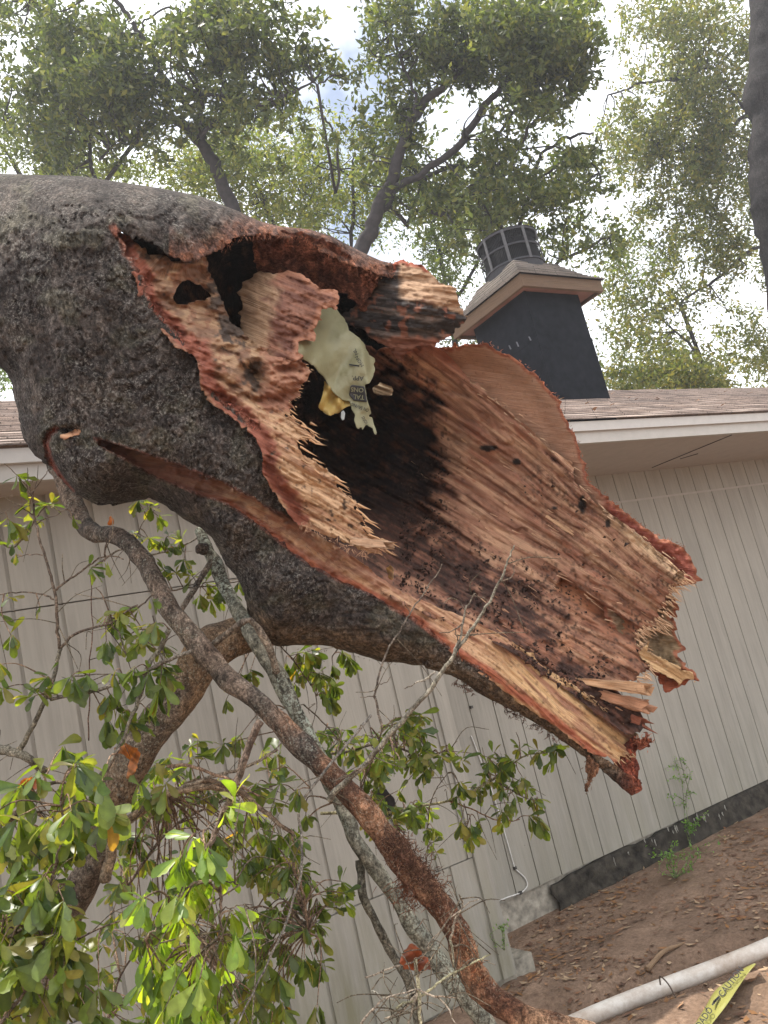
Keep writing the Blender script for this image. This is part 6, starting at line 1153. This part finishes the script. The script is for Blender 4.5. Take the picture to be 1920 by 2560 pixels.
bgtree('fine leaved tree at the right behind the roof, yellow green in the sun',
 [[(2150, 1000, D3, 30), (2080, 700, D3, 26), (2000, 500, D3, 22), (1950, 300, D3, 16), (1900, 100, D3, 10)], [(1990, 500, D3, 12), (1892, 300, D3, 9), (1816, 330, D3, 8), (1735, 370, D3, 7), (1643, 385, D3, 4)], [(1980, 420, D3, 8), (1830, 330, D3, 6), (1760, 295, D3, 6), (1700, 295, D3, 4)], [(1990, 480, D3, 8), (1800, 190, D3, 6), (1700, 200, D3, 6), (1600, 210, D3, 5), (1520, 240, D3, 3)], [(2050, 650, D3, 9), (1900, 620, D3, 7), (1800, 690, D3, 6), (1700, 760, D3, 4)], [(1780, 980, 19, 8), (1740, 880, 19, 6), (1690, 830, 19, 4)]],
 [(1640, 80, 90, 70, D3, 1.4, 70), (1780, 60, 110, 80, D3, 1.5, 90), (1640, 210, 110, 80, D3, 1.5, 90), (1790, 200, 110, 90, D3, 1.5, 100), (1600, 330, 90, 70, D3, 1.5, 60), (1720, 340, 120, 80, D3, 1.5, 100), (1850, 330, 80, 90, D3, 1.5, 80), (1690, 450, 100, 60, D3, 1.5, 60), (1820, 470, 100, 80, D3, 1.5, 90), (1760, 590, 120, 80, D3, 1.5, 90), (1860, 640, 90, 100, D3, 1.5, 90), (1660, 620, 90, 60, D3, 1.5, 46), (1620, 740, 110, 60, D3, 1.5, 40), (1780, 760, 130, 80, D3, 1.5, 76), (1900, 800, 80, 100, D3, 1.5, 60), (1700, 880, 140, 60, 19, 1.5, 60), (1850, 900, 120, 70, 19, 1.5, 70), (1550, 560, 50, 60, D3, 1, 8), (1560, 420, 60, 50, D3, 1, 16), (1540, 300, 50, 60, D3, 1, 14), (1600, 640, 80, 60, D3, 1.2, 24), (1540, 740, 50, 60, D3, 1, 14), (1650, 940, 160, 50, 16, 1.2, 60), (1900, 200, 60, 120, D3, 1.2, 40), (1620, 500, 60, 50, D3, 1, 14), (1560, 850, 60, 40, 16, 1, 16), (1560, 950, 80, 30, 16, 1, 26), (1700, 960, 120, 30, 16, 1, 40)], .058, FG3, 3, 30, .34)
bgtree('bright yellow green bushy tree low behind the top of the fallen trunk',
 [[(760, 900, 16, 16), (720, 700, 16, 14), (680, 560, 16, 11), (640, 450, 16, 8), (600, 380, 16, 5)], [(700, 620, 16, 7), (760, 520, 16, 6), (800, 450, 16, 4)], [(876, 620, 15, 8), (884, 500, 15, 7), (880, 440, 15, 5), (886, 390, 15, 3)]],
 [(520, 420, 110, 60, 15.5, 1.2, 60), (620, 470, 120, 70, 15.5, 1.4, 90), (740, 520, 120, 70, 15.5, 1.4, 90), (820, 560, 80, 60, 15.5, 1.4, 50), (560, 360, 80, 50, 15.5, 1.2, 30), (720, 420, 110, 60, 15.5, 1.4, 50), (820, 430, 60, 70, 15.5, 1.2, 30), (440, 440, 90, 30, 15.5, 1.2, 30), (900, 560, 50, 60, 15.5, 1, 20), (600, 540, 200, 50, 16, 1, 50), (480, 350, 120, 60, 16, 1, 30), (660, 360, 120, 60, 16, 1.2, 36), (820, 330, 60, 60, 16, 1, 18), (900, 440, 60, 60, 16, 1, 22)], .05, [(.13, .17, .05), (.17, .20, .06), (.21, .22, .075), (.10, .14, .045)], 4, 26, .34)
bgtree('lower tree at the far left beyond the trunk top', [[(60, 620, 16, 16), (90, 480, 16, 12), (130, 380, 16, 8), (180, 330, 16, 5)], [(80, 500, 16, 8), (30, 400, 16, 6), (-30, 330, 16, 4)]],
 [(60, 400, 120, 50, 15.5, 1.4, 60), (200, 420, 120, 40, 15.5, 1.4, 50), (320, 430, 80, 30, 15.5, 1.4, 24), (-40, 330, 80, 80, 15.5, 1.4, 34), (130, 350, 90, 40, 15.5, 1.4, 24)], .05, [(.13, .17, .05), (.16, .19, .06), (.09, .12, .04)], 5, 26, .34)
bgtree('green tree filling the gap behind the chimney', [[(1150, 1000, 17, 16), (1130, 800, 17, 12), (1100, 650, 17, 8), (1080, 560, 17, 5)], [(1130, 780, 17, 8), (1200, 640, 17, 6), (1230, 560, 17, 4)]],
 [(1050, 560, 110, 80, 16.5, 1.4, 60), (1150, 620, 120, 90, 16.5, 1.4, 70), (1080, 720, 120, 90, 16.5, 1.4, 70), (1180, 520, 100, 70, 16.5, 1.4, 40), (960, 520, 70, 90, 16.5, 1.4, 40), (1480, 760, 50, 80, 17, 1, 10), (1490, 880, 50, 60, 17, 1, 12), (1150, 830, 120, 80, 17, 1, 50), (1300, 560, 90, 60, 17, 1, 30), (1420, 560, 80, 40, 17, 1, 16), (1000, 640, 80, 60, 17, 1, 30), (1560, 660, 60, 60, 17, 1, 16), (1540, 800, 50, 60, 17, 1, 16)], .05, [(.09, .13, .045), (.12, .155, .05), (.06, .09, .035)], 6, 26, .34)
bgtree('green tree glimpsed above the far left end of the roof', [[(-100, 1200, 14, 16), (-90, 1000, 14, 14), (-60, 850, 14, 8), (0, 780, 14, 6)]], [(-80, 900, 130, 80, 14, 1.4, 110), (-60, 760, 130, 80, 14, 1.4, 90)], .05, [(.10, .16, .05), (.14, .20, .06)], 7, 30, .34)
# dark trunk at the right edge
dk = empty('pine_tree', P(1950, 800, 16), 'dark rough tree trunk cut by the right edge, before the fine leaved tree', 'tree')
p = catmull([(1985, 800, 16, 58), (1968, 620, 16, 60), (1938, 500, 16, 58), (1932, 376, 16, 55), (1936, 289, 16, 52), (1925, 231, 16, 62), (1930, 174, 16, 56), (1934, 60, 16, 56), (1936, -80, 16, 54), (1940, -500, 16, 50)], 14)
wp = P(p[:, 0], p[:, 1], p[:, 2]); rp = p[:, 3] / F * 16; b0 = wp[0].copy(); b0[2] = -.1; wp = np.vstack([[b0 + (wp[0] - b0) * t for t in np.linspace(0, 1, 10, endpoint=False)], wp]); rp = np.concatenate([np.linspace(rp[0] * 1.2, rp[0], 10), rp])
V, q, t3, uv = tube(wp, rp, 28, rough=.16, rs=5, seed=9); B = Bag(); B.add(V, q, t3, uv, (.022, .019, .020)); B.build('trunk', m_bark('pine bark', (.07, .065, .065), .6, .75, .6, 1.0), dk)

# ---------------------------------------------------------------- air volume added to lighten the far trees, imitating lens glare
B = Bag(); B.box(-60, 60, -20, 60, -1.2, 28); hz = B.build('added_haze', None, None, False); hz['kind'] = 'stuff'
hm = bpy.data.materials.new('added veil'); hm.use_nodes = True; hn = hm.node_tree.nodes; hn.remove(hn['Principled BSDF'])
pv = hn.new('ShaderNodeVolumePrincipled'); pv.inputs['Color'].default_value = (.93, .96, 1, 1); pv.inputs['Density'].default_value = HAZE; pv.inputs['Anisotropy'].default_value = .3
hm.node_tree.links.new(pv.outputs[0], hn['Material Output'].inputs['Volume']); hz.data.materials.append(hm)
